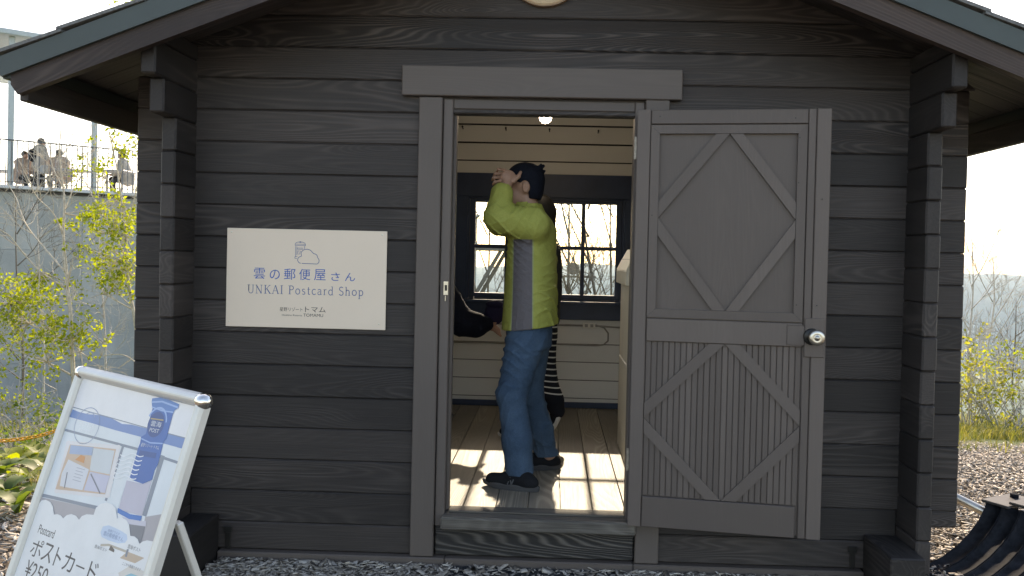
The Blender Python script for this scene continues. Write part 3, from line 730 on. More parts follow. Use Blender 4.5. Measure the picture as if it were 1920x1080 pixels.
def fr(u0, u1, v0, v1): # rounded frame rail
    mb = MB()
    if u1 - u0 > v1 - v0:
        pr = [(v0 + (v1 - v0) * t, 0.004 + 0.016 * math.sin(math.pi * min(1, max(0, t))) ** 0.6) for t in np.linspace(0, 1, 9)]
        n = len(pr); V = [(u0, b, a) for a, b in pr] + [(u1, b, a) for a, b in pr] + [(u0, -0.012, v0), (u0, -0.012, v1), (u1, -0.012, v0), (u1, -0.012, v1)]
        F = [(i, i + 1, n + i + 1, n + i) for i in range(n - 1)] + [(2 * n, 0, n, 2 * n + 2), (n - 1, 2 * n + 1, 2 * n + 3, 2 * n - 1), (2 * n + 1, 2 * n, 2 * n + 2, 2 * n + 3),
             tuple([2 * n] + [2 * n + 1] + list(range(n - 1, -1, -1))), tuple([2 * n + 3, 2 * n + 2] + list(range(n, 2 * n)))]
    else:
        pr = [(u0 + (u1 - u0) * t, 0.004 + 0.014 * math.sin(math.pi * min(1, max(0, t))) ** 0.6) for t in np.linspace(0, 1, 9)]
        n = len(pr); V = [(a, b, v0) for a, b in pr] + [(a, b, v1) for a, b in pr] + [(u0, -0.012, v0), (u1, -0.012, v0), (u0, -0.012, v1), (u1, -0.012, v1)]
        F = [(i, i + 1, n + i + 1, n + i) for i in range(n - 1)] + [(2 * n, 0, n, 2 * n + 2), (n - 1, 2 * n + 1, 2 * n + 3, 2 * n - 1), (2 * n + 1, 2 * n, 2 * n + 2, 2 * n + 3),
             tuple([2 * n] + [2 * n + 1] + list(range(n - 1, -1, -1))), tuple([2 * n + 3, 2 * n + 2] + list(range(n, 2 * n)))]
    return mb.add(V, F)
PB = 0.90
st('frame_rail', stx(fr(0.024, PW - 0.024, -0.006, 0.026)), M['alu'], smooth=False); st('frame_rail', stx(fr(0.026, PW - 0.026, PB - 0.028, PB)), M['alu'])
st('frame_rail', stx(fr(0.0, 0.024, 0.022, PB)), M['alu']); st('frame_rail', stx(fr(PW - 0.026, PW, 0.022, PB)), M['alu'])
for uc in (0.0135, PW - 0.0135):
    mb = MB()
    for i in range(9):
        pass
    mb.lathe([(0, -0.018), (0.014, -0.016), (0.0185, -0.008), (0.0185, 0.008), (0.014, 0.016), (0, 0.018)], (0, 0, 0), 20, 'x')
    mb.V = [(a + uc, b + 0.002, c + 0.012) for a, b, c in mb.V]
    st('corner_cap', stx(mb), M['chrome'], smooth=True)
st('back_panel', stx(MB().box(0.004, PW - 0.004, -0.010, -0.002, 0.004, PB - 0.004)), M['alu'])
# front feet and the rear prop
st('leg', stx(MB().box(0.004, 0.026, -0.012, 0.006, PB, PL - 0.005, 0.002)), M['alu']); st('leg', stx(MB().box(PW - 0.026, PW - 0.004, -0.012, 0.006, PB, PL - 0.005, 0.002)), M['alu'])
def seg(a, b, w_, t_):
    a, b = Vector(a), Vector(b); d = (b - a); l = d.length; q = d.to_track_quat('Z', 'Y').to_matrix().to_4x4()
    mb = MB().box(-w_ / 2, w_ / 2, -t_ / 2, t_ / 2, 0, l, 0.002, mat=Matrix.Translation(a) @ q); return mb
for uu in (0.02, PW - 0.012):
    a = TLp + u_ * uu + dn * 0.275 - nrm * 0.024 - base_l
    b = Vector((a.x, a.y, 0)) - nh * 0.29; b.z = 0.012 - base_l.z
    mb = seg(a, b, 0.022, 0.014); st('prop_leg', mb, M['alu'])
POST = dict(
    inner=[(0.0204, 0.0207), (0.6044, 0.0177), (0.0141, 0.5445), (0.6033, 0.3954)],
    mount=[(0.0258, 0.1111), (0.0729, 0.1125), (0.1197, 0.1106), (0.1882, 0.1041), (0.2454, 0.1035), (0.3053, 0.1094), (0.3497, 0.1043), (0.418, 0.1027), (0.5207, 0.1008), (0.6063, 0.0981), (0.6053, 0.1218), (0.5135, 0.1235), (0.4209, 0.1245), (0.2876, 0.128), (0.1605, 0.1292), (0.0241, 0.1319)],
    rail1=[(0.0246, 0.105), (0.4171, 0.1014), (0.6063, 0.0981)],
    rail2=[(0.0227, 0.1666), (0.2472, 0.159), (0.4118, 0.1537), (0.6039, 0.1531)],
    post1=[(0.3437, 0.1565), (0.3459, 0.2877)],
    post2=[(0.5294, 0.1489), (0.5306, 0.284)],
    rail3=[(0.0177, 0.3388), (0.3192, 0.3096)],
    deckgrey=[(0.0157, 0.3453), (0.3218, 0.3132), (0.319, 0.3261), (0.2546, 0.3495), (0.1676, 0.3653), (0.1134, 0.3667), (0.014, 0.3607)],
    stamp=[(0.0521, 0.19), (0.3347, 0.1565), (0.3609, 0.2792), (0.0802, 0.322)],
    stampin=[(0.0785, 0.1965), (0.3165, 0.1694), (0.3337, 0.275), (0.0821, 0.3113)],
    stamp_sky=[(0.0827, 0.1973), (0.207, 0.1831), (0.2119, 0.2028), (0.0924, 0.2185)],
    stamp_card=[(0.0946, 0.2302), (0.3551, 0.2245), (0.2983, 0.2301), (0.2277, 0.2888), (0.1003, 0.2988), (0.0956, 0.258)],
    stamp_photo=[(0.2021, 0.1854), (0.3183, 0.172), (0.3321, 0.2259), (0.2272, 0.2278)],
    stamp_or=[(0.1551, 0.2109), (0.1788, 0.2114), (0.1838, 0.2267), (0.1333, 0.2266)],
    cap=[(0.4065, 0.0323), (0.4513, 0.0237), (0.5302, 0.0301), (0.5324, 0.0381), (0.5192, 0.0467), (0.5182, 0.0537), (0.4664, 0.0567), (0.4191, 0.0519), (0.4098, 0.0418)],
    body=[(0.4217, 0.0516), (0.5174, 0.0524), (0.5219, 0.1114), (0.5144, 0.1207), (0.5172, 0.1336), (0.5215, 0.1702), (0.5151, 0.1853), (0.5176, 0.206), (0.4844, 0.2215), (0.4459, 0.2221), (0.4201, 0.2215), (0.4178, 0.1885), (0.4143, 0.1533), (0.4163, 0.1391), (0.4124, 0.1245), (0.4288, 0.115)],
    ring=[(0.4573, 0.0857)],
    ringx=[(0.4139, 0.0921), (0.5051, 0.0842)],
    base=[(0.4098, 0.2275), (0.4844, 0.2215), (0.5167, 0.2088), (0.5212, 0.286), (0.4151, 0.2938)],
    bring=[(0.4102, 0.2908), (0.471, 0.2927), (0.5221, 0.2858), (0.5227, 0.2964), (0.4723, 0.3029), (0.4155, 0.3009)],
    foot=[(0.4398, 0.3046), (0.5231, 0.2971), (0.5434, 0.2915), (0.5507, 0.3026), (0.4793, 0.3131), (0.4471, 0.307)],
    ped=[(0.4785, 0.312), (0.5484, 0.3031), (0.5515, 0.3403), (0.4992, 0.3345)],
    cloud=[(0.014, 0.3607), (0.0311, 0.3503), (0.052, 0.3446), (0.0806, 0.3442), (0.1023, 0.3515), (0.121, 0.3674), (0.138, 0.3627), (0.1579, 0.3617), (0.1744, 0.3653), (0.1863, 0.3548), (0.2075, 0.3477), (0.2329, 0.3466), (0.2531, 0.3518), (0.2611, 0.3412), (0.2803, 0.3329), (0.3136, 0.3273), (0.3138, 0.3107), (0.3294, 0.2985), (0.3537, 0.2902), (0.3822, 0.2885), (0.4034, 0.2936), (0.4232, 0.3121), (0.4412, 0.3066), (0.4642, 0.3072), (0.4824, 0.3137), (0.5016, 0.3339), (0.5189, 0.3313), (0.5365, 0.3336), (0.5483, 0.341), (0.5576, 0.3334), (0.5743, 0.327), (0.6054, 0.3233), (0.6033, 0.3954), (0.0141, 0.5445)],
    bubble=[(0.3708, 0.3555), (0.3728, 0.3417), (0.3967, 0.3337), (0.4251, 0.3328), (0.4594, 0.3331), (0.4858, 0.3349), (0.4942, 0.3433), (0.4892, 0.3521), (0.4611, 0.3599), (0.4178, 0.3634), (0.3826, 0.3635)],
    rhomb=[(0.4874, 0.3857), (0.5099, 0.3664), (0.5843, 0.3624), (0.5545, 0.3808)],
    teal=[(0.5286, 0.4138), (0.5507, 0.4028), (0.5811, 0.401)],
    postmark=[(0.1323, 0.1364)],
    postmarkx=[(0.0672, 0.146), (0.1971, 0.1298)],
    waves=([(0.3432, 0.1904), (0.4359, 0.173)], [(0.3499, 0.2171), (0.4551, 0.2021)], [(0.3538, 0.2227), (0.4618, 0.2124)]),
    t_postcard=[(0.0675, 0.4043), (0.159, 0.4071)],
    t_kata=[(0.0597, 0.4396), (0.4034, 0.4164), (0.0766, 0.4675), (0.3794, 0.4484)],
    t_yen=[(0.0729, 0.4885), (0.1941, 0.4813), (0.0803, 0.5096), (0.1949, 0.4988)],
    t_bub=[(0.3836, 0.3526), (0.4751, 0.3477)],
    path=[(0.389, 0.3805), (0.4238, 0.3719), (0.4624, 0.3699), (0.5052, 0.3675)],
    house=[(0.4305, 0.3813), (0.4341, 0.3701), (0.455, 0.3755), (0.456, 0.381)],
    t_s1=[(0.3617, 0.3882), (0.4255, 0.3864)],
    t_s2=[(0.5034, 0.3527), (0.5617, 0.3517)],
)
def poly(name, key_or_pts, col, lift, parent=None, rough=0.35):
    pts = POST[key_or_pts] if isinstance(key_or_pts, str) else key_or_pts
    # triangulate through mathutils so that concave outlines stay true
    from mathutils.geometry import tessellate_polygon
    tri = tessellate_polygon([[Vector((a, b, 0)) for a, b in pts]])
    V = [tuple(TLp + u_ * a + nrm * (0.0004 + lift * 0.00035) + dn * b - base_l) for a, b in pts]
    mk = 'print_%s' % name
    if mk not in M: M[mk] = plain('print_' + name, col, rough, vary=0.05, scale=9)
    return obj(name, mesh(name, V, [tuple(t) for t in tri], M[mk]), parent or poster)
def strip(name, pts, wd, col, lift):
    V, F = ribbon(pts, wd)
    V = [tuple(TLp + u_ * a + nrm * (0.0004 + lift * 0.00035) + dn * b - base_l) for a, b in V]
    mk = 'print_%s' % name
    if mk not in M: M[mk] = plain('print_' + name, col, 0.35, vary=0.05, scale=9)
    return obj(name, mesh(name, V, F, M[mk]), poster)
def ptext(name, s, u0, u1, v0, v1, col, lift, tilt=0.0):
    P, F = fit_text(s, u0, u1, -v1, -v0)
    V = [tuple(TLp + u_ * a + nrm * (0.0004 + lift * 0.00035) + dn * (-b + tilt * (a - u0)) - base_l) for a, b in P]
    mk = 'print_%s' % name
    if mk not in M: M[mk] = plain('print_' + name, col, 0.35, vary=0.03, scale=9)
    return obj(name, mesh(name, V, F, M[mk]), poster)
pm, pnt, pp = new_mat('poster_sky_print')
tc = N(pnt, 'ShaderNodeTexCoord'); no = N(pnt, 'ShaderNodeTexNoise', Scale=7.0, Detail=4.0, Vector=tc.outputs['Object'])
L(pnt, ramp(pnt, no.outputs[0], [(0.38, (0.70, 0.745, 0.79)), (0.58, (0.82, 0.825, 0.83))]), pp.inputs['Base Color']); pp.inputs['Roughness'].default_value = 0.3
poster = st('poster', stx(MB().box(0.022, PW - 0.024, -0.0019, 0.0003, 0.022, PB - 0.026)), pm)
poly('print_sky_band', [(0.022, 0.022), (0.616, 0.022), (0.616, 0.105), (0.022, 0.105)], (0.80, 0.79, 0.785), 0.4)
poly('print_mountains', 'mount', (0.16, 0.27, 0.52), 1)
poly('print_lower_mist', [(0.022, 0.134), (0.41, 0.125), (0.41, 0.33), (0.022, 0.34)], (0.70, 0.75, 0.77), 0.9)
poly('print_lower_mist', [(0.51, 0.124), (0.616, 0.122), (0.616, 0.30), (0.52, 0.29)], (0.70, 0.75, 0.77), 0.9)
poly('print_deck', [(0.022, 0.344), (0.33, 0.312), (0.33, 0.40), (0.022, 0.42)], (0.42, 0.40, 0.42), 1.0)
poly('print_deck', [(0.535, 0.285), (0.616, 0.26), (0.616, 0.34), (0.55, 0.345)], (0.42, 0.40, 0.42), 1.0)
strip('print_rail', POST['rail1'], 0.0022, (0.24, 0.28, 0.34), 1.6); strip('print_rail', POST['rail2'], 0.006, (0.24, 0.28, 0.34), 1.6)
strip('print_rail', POST['post1'], 0.011, (0.24, 0.28, 0.34), 1.7); strip('print_rail', POST['post2'], 0.018, (0.24, 0.28, 0.34), 1.7); strip('print_rail', POST['rail3'], 0.008, (0.24, 0.28, 0.34), 1.6)
poly('print_box_base', 'base', (0.52, 0.50, 0.58), 2.2); poly('print_box_foot', 'foot', (0.58, 0.57, 0.64), 2.4); poly('print_pedestal', 'ped', (0.22, 0.23, 0.26), 2.3)
poly('print_box_body', 'body', (0.035, 0.14, 0.42), 2.6); poly('print_box_cap', 'cap', (0.075, 0.21, 0.50), 3.0); poly('print_box_ring', 'bring', (0.05, 0.20, 0.52), 2.8)
strip('print_box_light', [(0.411, 0.041), (0.455, 0.034), (0.532, 0.038)], 0.004, (0.30, 0.45, 0.72), 3.4)
strip('print_box_light', [(0.418, 0.052), (0.468, 0.054), (0.518, 0.051)], 0.003, (0.30, 0.45, 0.72), 3.4)
strip('print_box_light', arc(0.459, 0.087, 0.043, 0.038, 200, 345, 14), 0.005, (0.30, 0.45, 0.72), 3.2)
strip('print_box_light', [(0.416, 0.128), (0.46, 0.131), (0.515, 0.124)], 0.003, (0.30, 0.45, 0.72), 3.2)
poly('print_box_disc', arc(0.459, 0.088, 0.036, 0.030, 0, 350, 22), (0.025, 0.085, 0.27), 3.0)
strip('print_box_line', [(0.430, 0.078), (0.487, 0.074)], 0.003, (0.45, 0.34, 0.16), 3.5)
ptext('print_box_letters', '雲海', 0.437, 0.484, 0.0815, 0.0945, (0.70, 0.72, 0.74), 3.5, -0.05); ptext('print_box_letters', 'POST', 0.440, 0.482, 0.0985, 0.1075, (0.70, 0.72, 0.74), 3.5, -0.05)
ptext('print_box_letters', '星野リゾート トマム', 0.424, 0.505, 0.136, 0.145, (0.70, 0.72, 0.74), 3.5, -0.06)
strip('print_box_slot', [(0.427, 0.160), (0.502, 0.154)], 0.012, (0.03, 0.10, 0.30), 3.0)
# the postage-stamp picture
s4 = POST['stamp']; edge_pts = []
def lerp(p, q, t): return (p[0] + (q[0] - p[0]) * t, p[1] + (q[1] - p[1]) * t)
cs = (sum(p[0] for p in s4) / 4, sum(p[1] for p in s4) / 4)
for i in range(4):
    for k in range(24):
        q = lerp(s4[i], s4[(i + 1) % 4], k / 24); f = 1.0 if k % 2 else 0.972
        edge_pts.append((cs[0] + (q[0] - cs[0]) * f, cs[1] + (q[1] - cs[1]) * f))
poly('print_stamp', edge_pts, (0.74, 0.72, 0.72), 2.0)
poly('print_stamp_ground', 'stampin', (0.62, 0.45, 0.34), 2.6); poly('print_stamp_sky', 'stamp_sky', (0.33, 0.43, 0.60), 3.0); poly('print_stamp_orange', 'stamp_or', (0.70, 0.30, 0.12), 3.6)
poly('print_stamp_photo', [POST['stamp_photo'][0], (0.312, 0.174), (0.326, 0.229), (0.225, 0.238)], (0.60, 0.64, 0.66), 3.0)
poly('print_stamp_card', [(0.098, 0.232), (0.22, 0.236), (0.222, 0.287), (0.10, 0.300), (0.088, 0.27)], (0.66, 0.68, 0.72), 3.4); poly('print_stamp_slope', [(0.228, 0.240), (0.328, 0.232), (0.332, 0.272), (0.228, 0.286)], (0.55, 0.55, 0.66), 3.4)
strip('print_stamp_pen', [(0.115, 0.262), (0.128, 0.300)], 0.005, (0.2, 0.21, 0.25), 4.0); strip('print_stamp_pen', [(0.236, 0.244), (0.31, 0.277)], 0.004, (0.2, 0.21, 0.25), 4.0)
for q in range(5): strip('print_stamp_note', [(0.155, 0.243 + 0.0075 * q), (0.20 - 0.006 * (q % 2), 0.2405 + 0.0075 * q)], 0.0016, (0.40, 0.42, 0.48), 3.9)
# postmark and cancellation waves
strip('print_postmark', arc(0.132, 0.139, 0.065, 0.046, 0, 360, 36), 0.0022, (0.30, 0.36, 0.50), 2.0)
ptext('print_postmark_text', 'おなかまにも', 0.092, 0.172, 0.135, 0.145, (0.86, 0.88, 0.90), 2.0, -0.06); ptext('print_postmark_text', '未来の自分へ', 0.095, 0.172, 0.150, 0.159, (0.86, 0.88, 0.90), 2.0, -0.06)
strip('print_postmark', arc(0.135, 0.117, 0.027, 0.012, 200, 340, 10), 0.0024, (0.30, 0.36, 0.50), 2.0)
for q in range(6):
    v0 = 0.178 + 0.0105 * q
    strip('print_wave', [(0.345 + 0.105 * t, v0 - 0.016 * t + 0.0035 * math.sin(t * 9.0)) for t in np.linspace(0, 1, 16)], 0.0024, (0.84, 0.86, 0.88), 4.0)
# white cloud with the prices
cl = [p for p in POST['cloud'][:-2]] + [(0.616, 0.323), (0.616, PB - 0.026), (0.022, PB - 0.026)]
cl[0] = (0.022, 0.3607)
poly('print_cloud', cl, (0.80, 0.81, 0.80), 4.4)
ptext('print_heading', 'Postcard', 0.068, 0.158, 0.403, 0.424, (0.08, 0.08, 0.085), 5.0, -0.06)
for ch, a, b in (('ポ', 0.062, 0.122), ('ス', 0.128, 0.182), ('ト', 0.198, 0.230), ('カ', 0.245, 0.298), ('ー', 0.310, 0.352), ('ド', 0.372, 0.412)):
    top, bot = (0.437, 0.480) if ch != 'ー' else (0.457, 0.4605)
    ptext('print_title', ch, a, b, top - 0.055 * (a - .06), bot - 0.055 * (a - .06), (0.085, 0.085, 0.09), 5.0, -0.05)
ptext('print_price', '¥250', 0.070, 0.192, 0.490, 0.528, (0.085, 0.085, 0.09), 5.0, -0.06); ptext('print_price_note', '(税込)', 0.202, 0.262, 0.497, 0.514, (0.085, 0.085, 0.09), 5.0, -0.06)
poly('print_bubble', 'bubble', (0.55, 0.66, 0.80), 4.8)
ptext('print_bubble_text', '雲の郵便屋さん', 0.386, 0.478, 0.3485, 0.3585, (0.20, 0.30, 0.46), 5.2, -0.06); ptext('print_bubble_text', '冒険テラス1F', 0.402, 0.455, 0.3405, 0.3465, (0.20, 0.30, 0.46), 5.2, -0.06)
poly('print_map_ground', 'rhomb', (0.58, 0.45, 0.34), 4.8); poly('print_map_pool', [(0.522, 0.418), (0.551, 0.403), (0.59, 0.40), (0.60, 0.42), (0.56, 0.435)], (0.25, 0.52, 0.60), 4.9)
poly('print_map_outline', [(0.500, 0.415), (0.535, 0.392), (0.602, 0.386), (0.610, 0.43), (0.56, 0.45)], (0.70, 0.66, 0.60), 4.7)
strip('print_map_path', POST['path'], 0.005, (0.52, 0.46, 0.38), 5.0); poly('print_map_house', 'house', (0.16, 0.14, 0.13), 5.4)
poly('print_map_post', [(0.505, 0.362), (0.513, 0.361), (0.515, 0.377), (0.506, 0.378)], (0.25, 0.28, 0.32), 5.4)
ptext('print_map_text', '雲海ポスト', 0.505, 0.561, 0.351, 0.360, (0.22, 0.22, 0.23), 5.2, -0.06); ptext('print_map_text', '雲海ポスト', 0.365, 0.424, 0.384, 0.392, (0.22, 0.22, 0.23), 5.2, -0.06)
ptext('print_map_text', 'ここから投函できます', 0.505, 0.585, 0.389, 0.396, (0.4, 0.4, 0.42), 5.2, -0.06)
# ------------------------------------------------------------------ bodies: smooth unions of tapered capsules, meshed by surface nets
def S_cap(a, b, ra, rb):
    a, b = np.array(a, np.float32), np.array(b, np.float32)
    def f(P):
        d = b - a; t = np.clip(((P - a) @ d) / max(d @ d, 1e-9), 0, 1)
        return np.linalg.norm(P - a - t[..., None] * d, axis=-1) - (ra + (rb - ra) * t)
    m = max(ra, rb); return f, np.minimum(a, b) - m, np.maximum(a, b) + m
def S_ell(c, r, rz=0.0, ry=0.0):
    c, r = np.array(c, np.float32), np.array(r, np.float32)
    Rm = np.array((Matrix.Rotation(rz, 3, 'Z') @ Matrix.Rotation(ry, 3, 'Y')).transposed(), np.float32)
    def f(P):
        q = (P - c) @ Rm.T; k0 = np.linalg.norm(q / r, axis=-1); k1 = np.linalg.norm(q / (r * r), axis=-1)
        return k0 * (k0 - 1) / np.maximum(k1, 1e-6)
    m = r.max(); return f, c - m, c + m
def S_etube(c0, c1, r0, r1, rnd=0.03):
    """upright elliptic tube from c0 (low) to c1 (high)"""
    c0, c1, r0, r1 = [np.array(q, np.float32) for q in (c0, c1, r0, r1)]
    def f(P):
        t = (P[..., 2] - c0[2]) / (c1[2] - c0[2]); tc = np.clip(t, 0, 1)
        rx = r0[0] + (r1[0] - r0[0]) * tc; ry = r0[1] + (r1[1] - r0[1]) * tc
        x = (P[..., 0] - c0[0] - (c1[0] - c0[0]) * tc) / rx; y = (P[..., 1] - c0[1] - (c1[1] - c0[1]) * tc) / ry
        d = (np.sqrt(x * x + y * y) - 1) * np.minimum(rx, ry)
        dz = np.maximum(c0[2] - P[..., 2], P[..., 2] - c1[2])
        return np.maximum(d, dz)
    m = max(r0.max(), r1.max()); lo = np.minimum(c0, c1) - [m, m, 0]; hi = np.maximum(c0, c1) + [m, m, 0]
    return f, lo, hi
def smin(a, b, k):
    h = np.clip(0.5 + 0.5 * (b - a) / k, 0, 1); return b + (a - b) * h - k * h * (1 - h)
def sdf_mesh(prims, h, k=0.03, wr=0.0, wf=1.0, cuts=(), carve=()):
    lo = np.min([p[1] for p in prims], 0) - 3 * h - wr; hi = np.max([p[2] for p in prims], 0) + 3 * h + wr
    n = np.ceil((hi - lo) / h).astype(int) + 1
    ax = [lo[i] + h * np.arange(n[i]) for i in range(3)]
    Fv = np.full(tuple(n), 1.0, np.float32)
    for f, l, u in prims:
        pad = 3 * h + k * 1.5 + wr
        s = [slice(max(0, int((l[i] - pad - lo[i]) / h)), min(n[i], int((u[i] + pad - lo[i]) / h) + 2)) for i in range(3)]
        G = np.stack(np.meshgrid(ax[0][s[0]], ax[1][s[1]], ax[2][s[2]], indexing='ij'), -1).astype(np.float32)
        Fv[s[0], s[1], s[2]] = smin(Fv[s[0], s[1], s[2]], f(G), k)
    G = None
    if wr or cuts or carve:
        G = np.stack(np.meshgrid(*ax, indexing='ij'), -1).astype(np.float32)
    if wr:
        x, y, z = G[..., 0] * wf, G[..., 1] * wf, G[..., 2] * wf
        q = 1.3 * np.sin(9 * z + 4 * x) + 0.9 * np.sin(13 * y - 6 * z) + 0.7 * np.sin(17 * x + 11 * z)
        amp = 0.55 + 0.45 * np.sin(11 * x - 7 * z + 5 * y + 1.0)
        r1 = 1 - np.abs(np.sin(31 * z + 17 * x + 2.4 * q)); r2 = 1 - np.abs(np.sin(46 * z - 41 * x + 13 * y + 2.1 * q))
        Fv -= wr * amp * (r1 ** 3 * 1.3 + r2 ** 3 * 0.9 - 0.5)
    for p0, nn in cuts: Fv = np.maximum(Fv, (G - np.array(p0, np.float32)) @ np.array(nn, np.float32))
    for f, l, u in carve: Fv = np.maximum(Fv, -f(G))
    return surfnet(Fv, lo, h)
def surfnet(Fv, lo, h):
    ins = Fv < 0
    nx, ny, nz = Fv.shape
    cnt = np.zeros((nx - 1, ny - 1, nz - 1), np.float32); pos = np.zeros((nx - 1, ny - 1, nz - 1, 3), np.float32)
    offs = [(i, j, k) for i in (0, 1) for j in (0, 1) for k in (0, 1)]
    sl = lambda o: (slice(o[0], nx - 1 + o[0]), slice(o[1], ny - 1 + o[1]), slice(o[2], nz - 1 + o[2]))
    for a in offs:
        for d in range(3):
            if a[d]: continue
            b = list(a); b[d] = 1; b = tuple(b)
            fa, fb = Fv[sl(a)], Fv[sl(b)]; m = (fa < 0) != (fb < 0)
            t = np.where(m, fa / np.where(m, fa - fb, 1), 0)
            for q in range(3):
                pos[..., q] += np.where(m, (a[q] + (t if q == d else 0)), 0)
            cnt += m
    act = cnt > 0
    idx = np.full(act.shape, -1, np.int64); idx[act] = np.arange(act.sum())
    cell = np.argwhere(act); V = (cell + pos[act] / cnt[act][:, None]) * h + lo
    Fs = []
    for d in range(3):
        e1, e2 = [(1, 2), (2, 0), (0, 1)][d]
        A = [slice(1, -1)] * 3; A[d] = slice(0, Fv.shape[d] - 1); B = list(A); B[d] = slice(1, Fv.shape[d])
        fa, fb = ins[tuple(A)], ins[tuple(B)]
        for cond, flip in ((fa & ~fb, False), (~fa & fb, True)):
            c = np.argwhere(cond)
            if len(c) == 0: continue
            off = np.ones(3, int); off[d] = 0; c = c + off
            def cc(s1, s2):
                q = c.copy(); q[:, e1] -= s1; q[:, e2] -= s2; return idx[q[:, 0], q[:, 1], q[:, 2]]
            quad = np.stack([cc(1, 1), cc(0, 1), cc(0, 0), cc(1, 0)], 1)
            Fs.append(quad[:, ::-1] if flip else quad)
    return V, np.concatenate(Fs)
def body(name, VF, mat, parent):
    V, F = VF
    p = np.array(parent.location if parent else (0, 0, 0))
    o = obj(name, npmesh(name, V - p, F, mat, smooth=True), parent)
    return o

def cloth(name, a, b, scale=120.0, rough=0.85, bump=0.15, sheen=0.1):
    m, nt, p = new_mat(name); tc = N(nt, 'ShaderNodeTexCoord')
    n1 = N(nt, 'ShaderNodeTexNoise', Scale=scale, Detail=4.0, Roughness=0.7, Vector=tc.outputs['Object'])
    n2 = N(nt, 'ShaderNodeTexNoise', Scale=5.0, Detail=4.0, Roughness=0.6, Vector=tc.outputs['Object'])
    f = math_(nt, 'ADD', math_(nt, 'MULTIPLY', n1.outputs[0], 0.4), math_(nt, 'MULTIPLY', n2.outputs[0], 0.6))
    col = ramp(nt, f, [(0.35, a), (0.65, b)]); L(nt, col, p.inputs['Base Color']); p.inputs['Roughness'].default_value = rough; p.inputs['Specular IOR Level'].default_value = 0.12
    n3 = N(nt, 'ShaderNodeTexNoise', Scale=16.0, Detail=3.0, Roughness=0.6, Distortion=1.2, Vector=tc.outputs['Object'])
    hh = math_(nt, 'ADD', math_(nt, 'MULTIPLY', n1.outputs[0], 0.10), math_(nt, 'ADD', n2.outputs[0], math_(nt, 'MULTIPLY', n3.outputs[0], 0.8)))
    b_ = N(nt, 'ShaderNodeBump', Strength=bump, Distance=0.02, Height=hh); L(nt, b_.outputs[0], p.inputs['Normal'])
    return m, nt, p, col
M['skin'] = plain('skin', (0.40, 0.235, 0.17), 0.55, vary=0.1, scale=30)
M['black_cloth'] = cloth('black_cloth', (0.008, 0.009, 0.012), (0.02, 0.022, 0.028))[0]
M['hair'] = plain('black_hair', (0.012, 0.011, 0.012), 0.55, vary=0.4, scale=90, bump=0.4)
M['jeans'] = cloth('blue_denim', (0.030, 0.062, 0.105), (0.075, 0.13, 0.20), 220, bump=0.5)[0]
M['sole'] = plain('dark_grey_rubber', (0.055, 0.057, 0.06), 0.7)
M['shoe'] = cloth('black_mesh_shoe', (0.009, 0.010, 0.012), (0.022, 0.024, 0.028), 260)[0]

# ---- person in the doorway: green jacket, jeans, arm raised to the cap
person = thing('person', (-0.12, 0.55, 0.256), 'person in lime green jacket and jeans in the doorway, arm raised to the head', 'person')
Hd = Vector((-0.170, 0.58, 1.845))
nearS, nearE, nearW = (-0.105, 0.405, 1.618), (-0.285, 0.395, 1.650), (-0.252, 0.440, 1.815)
farS, farE, farW = (-0.115, 0.755, 1.612), (-0.30, 0.775, 1.64), (-0.268, 0.715, 1.80)
pr = [S_ell((-0.160, 0.58, 1.852), (0.094, 0.076, 0.098)), S_ell((-0.205, 0.58, 1.785), (0.066, 0.058, 0.078)), S_ell((-0.232, 0.58, 1.735), (0.030, 0.036, 0.026)),
      S_cap((-0.268, 0.58, 1.820), (-0.288, 0.58, 1.792), 0.011, 0.015), S_cap((-0.262, 0.565, 1.757), (-0.262, 0.595, 1.757), 0.012, 0.012), S_cap((-0.25, 0.55, 1.85), (-0.25, 0.61, 1.85), 0.020, 0.020),
      S_ell((-0.150, 0.503, 1.818), (0.021, 0.011, 0.032), 0.25), S_ell((-0.150, 0.656, 1.818), (0.023, 0.012, 0.034), -0.25),
      S_cap((-0.150, 0.58, 1.76), (-0.115, 0.58, 1.63), 0.054, 0.060),
      S_etube((-0.118, 0.58, 1.06), (-0.115, 0.58, 1.60), (0.105, 0.155), (0.10, 0.16)), S_cap((-0.112, 0.44, 1.60), (-0.112, 0.72, 1.60), 0.06, 0.06),
      S_cap(nearS, nearE, 0.05, 0.042), S_cap(nearE, nearW, 0.040, 0.028), S_cap(farS, farE, 0.05, 0.042), S_cap(farE, farW, 0.040, 0.028),
      S_cap((-0.125, 0.50, 1.05), (-0.198, 0.455, 0.73), 0.075, 0.052), S_cap((-0.198, 0.455, 0.73), (-0.135, 0.415, 0.33), 0.050, 0.038), S_cap((-0.135, 0.415, 0.32), (-0.24, 0.44, 0.292), 0.033, 0.026),
      S_cap((-0.11, 0.66, 1.05), (-0.115, 0.72, 0.71), 0.075, 0.052), S_cap((-0.115, 0.72, 0.71), (0.0, 0.80, 0.34), 0.050, 0.038), S_cap((0.01, 0.81, 0.33), (-0.10, 0.80, 0.292), 0.033, 0.026)]
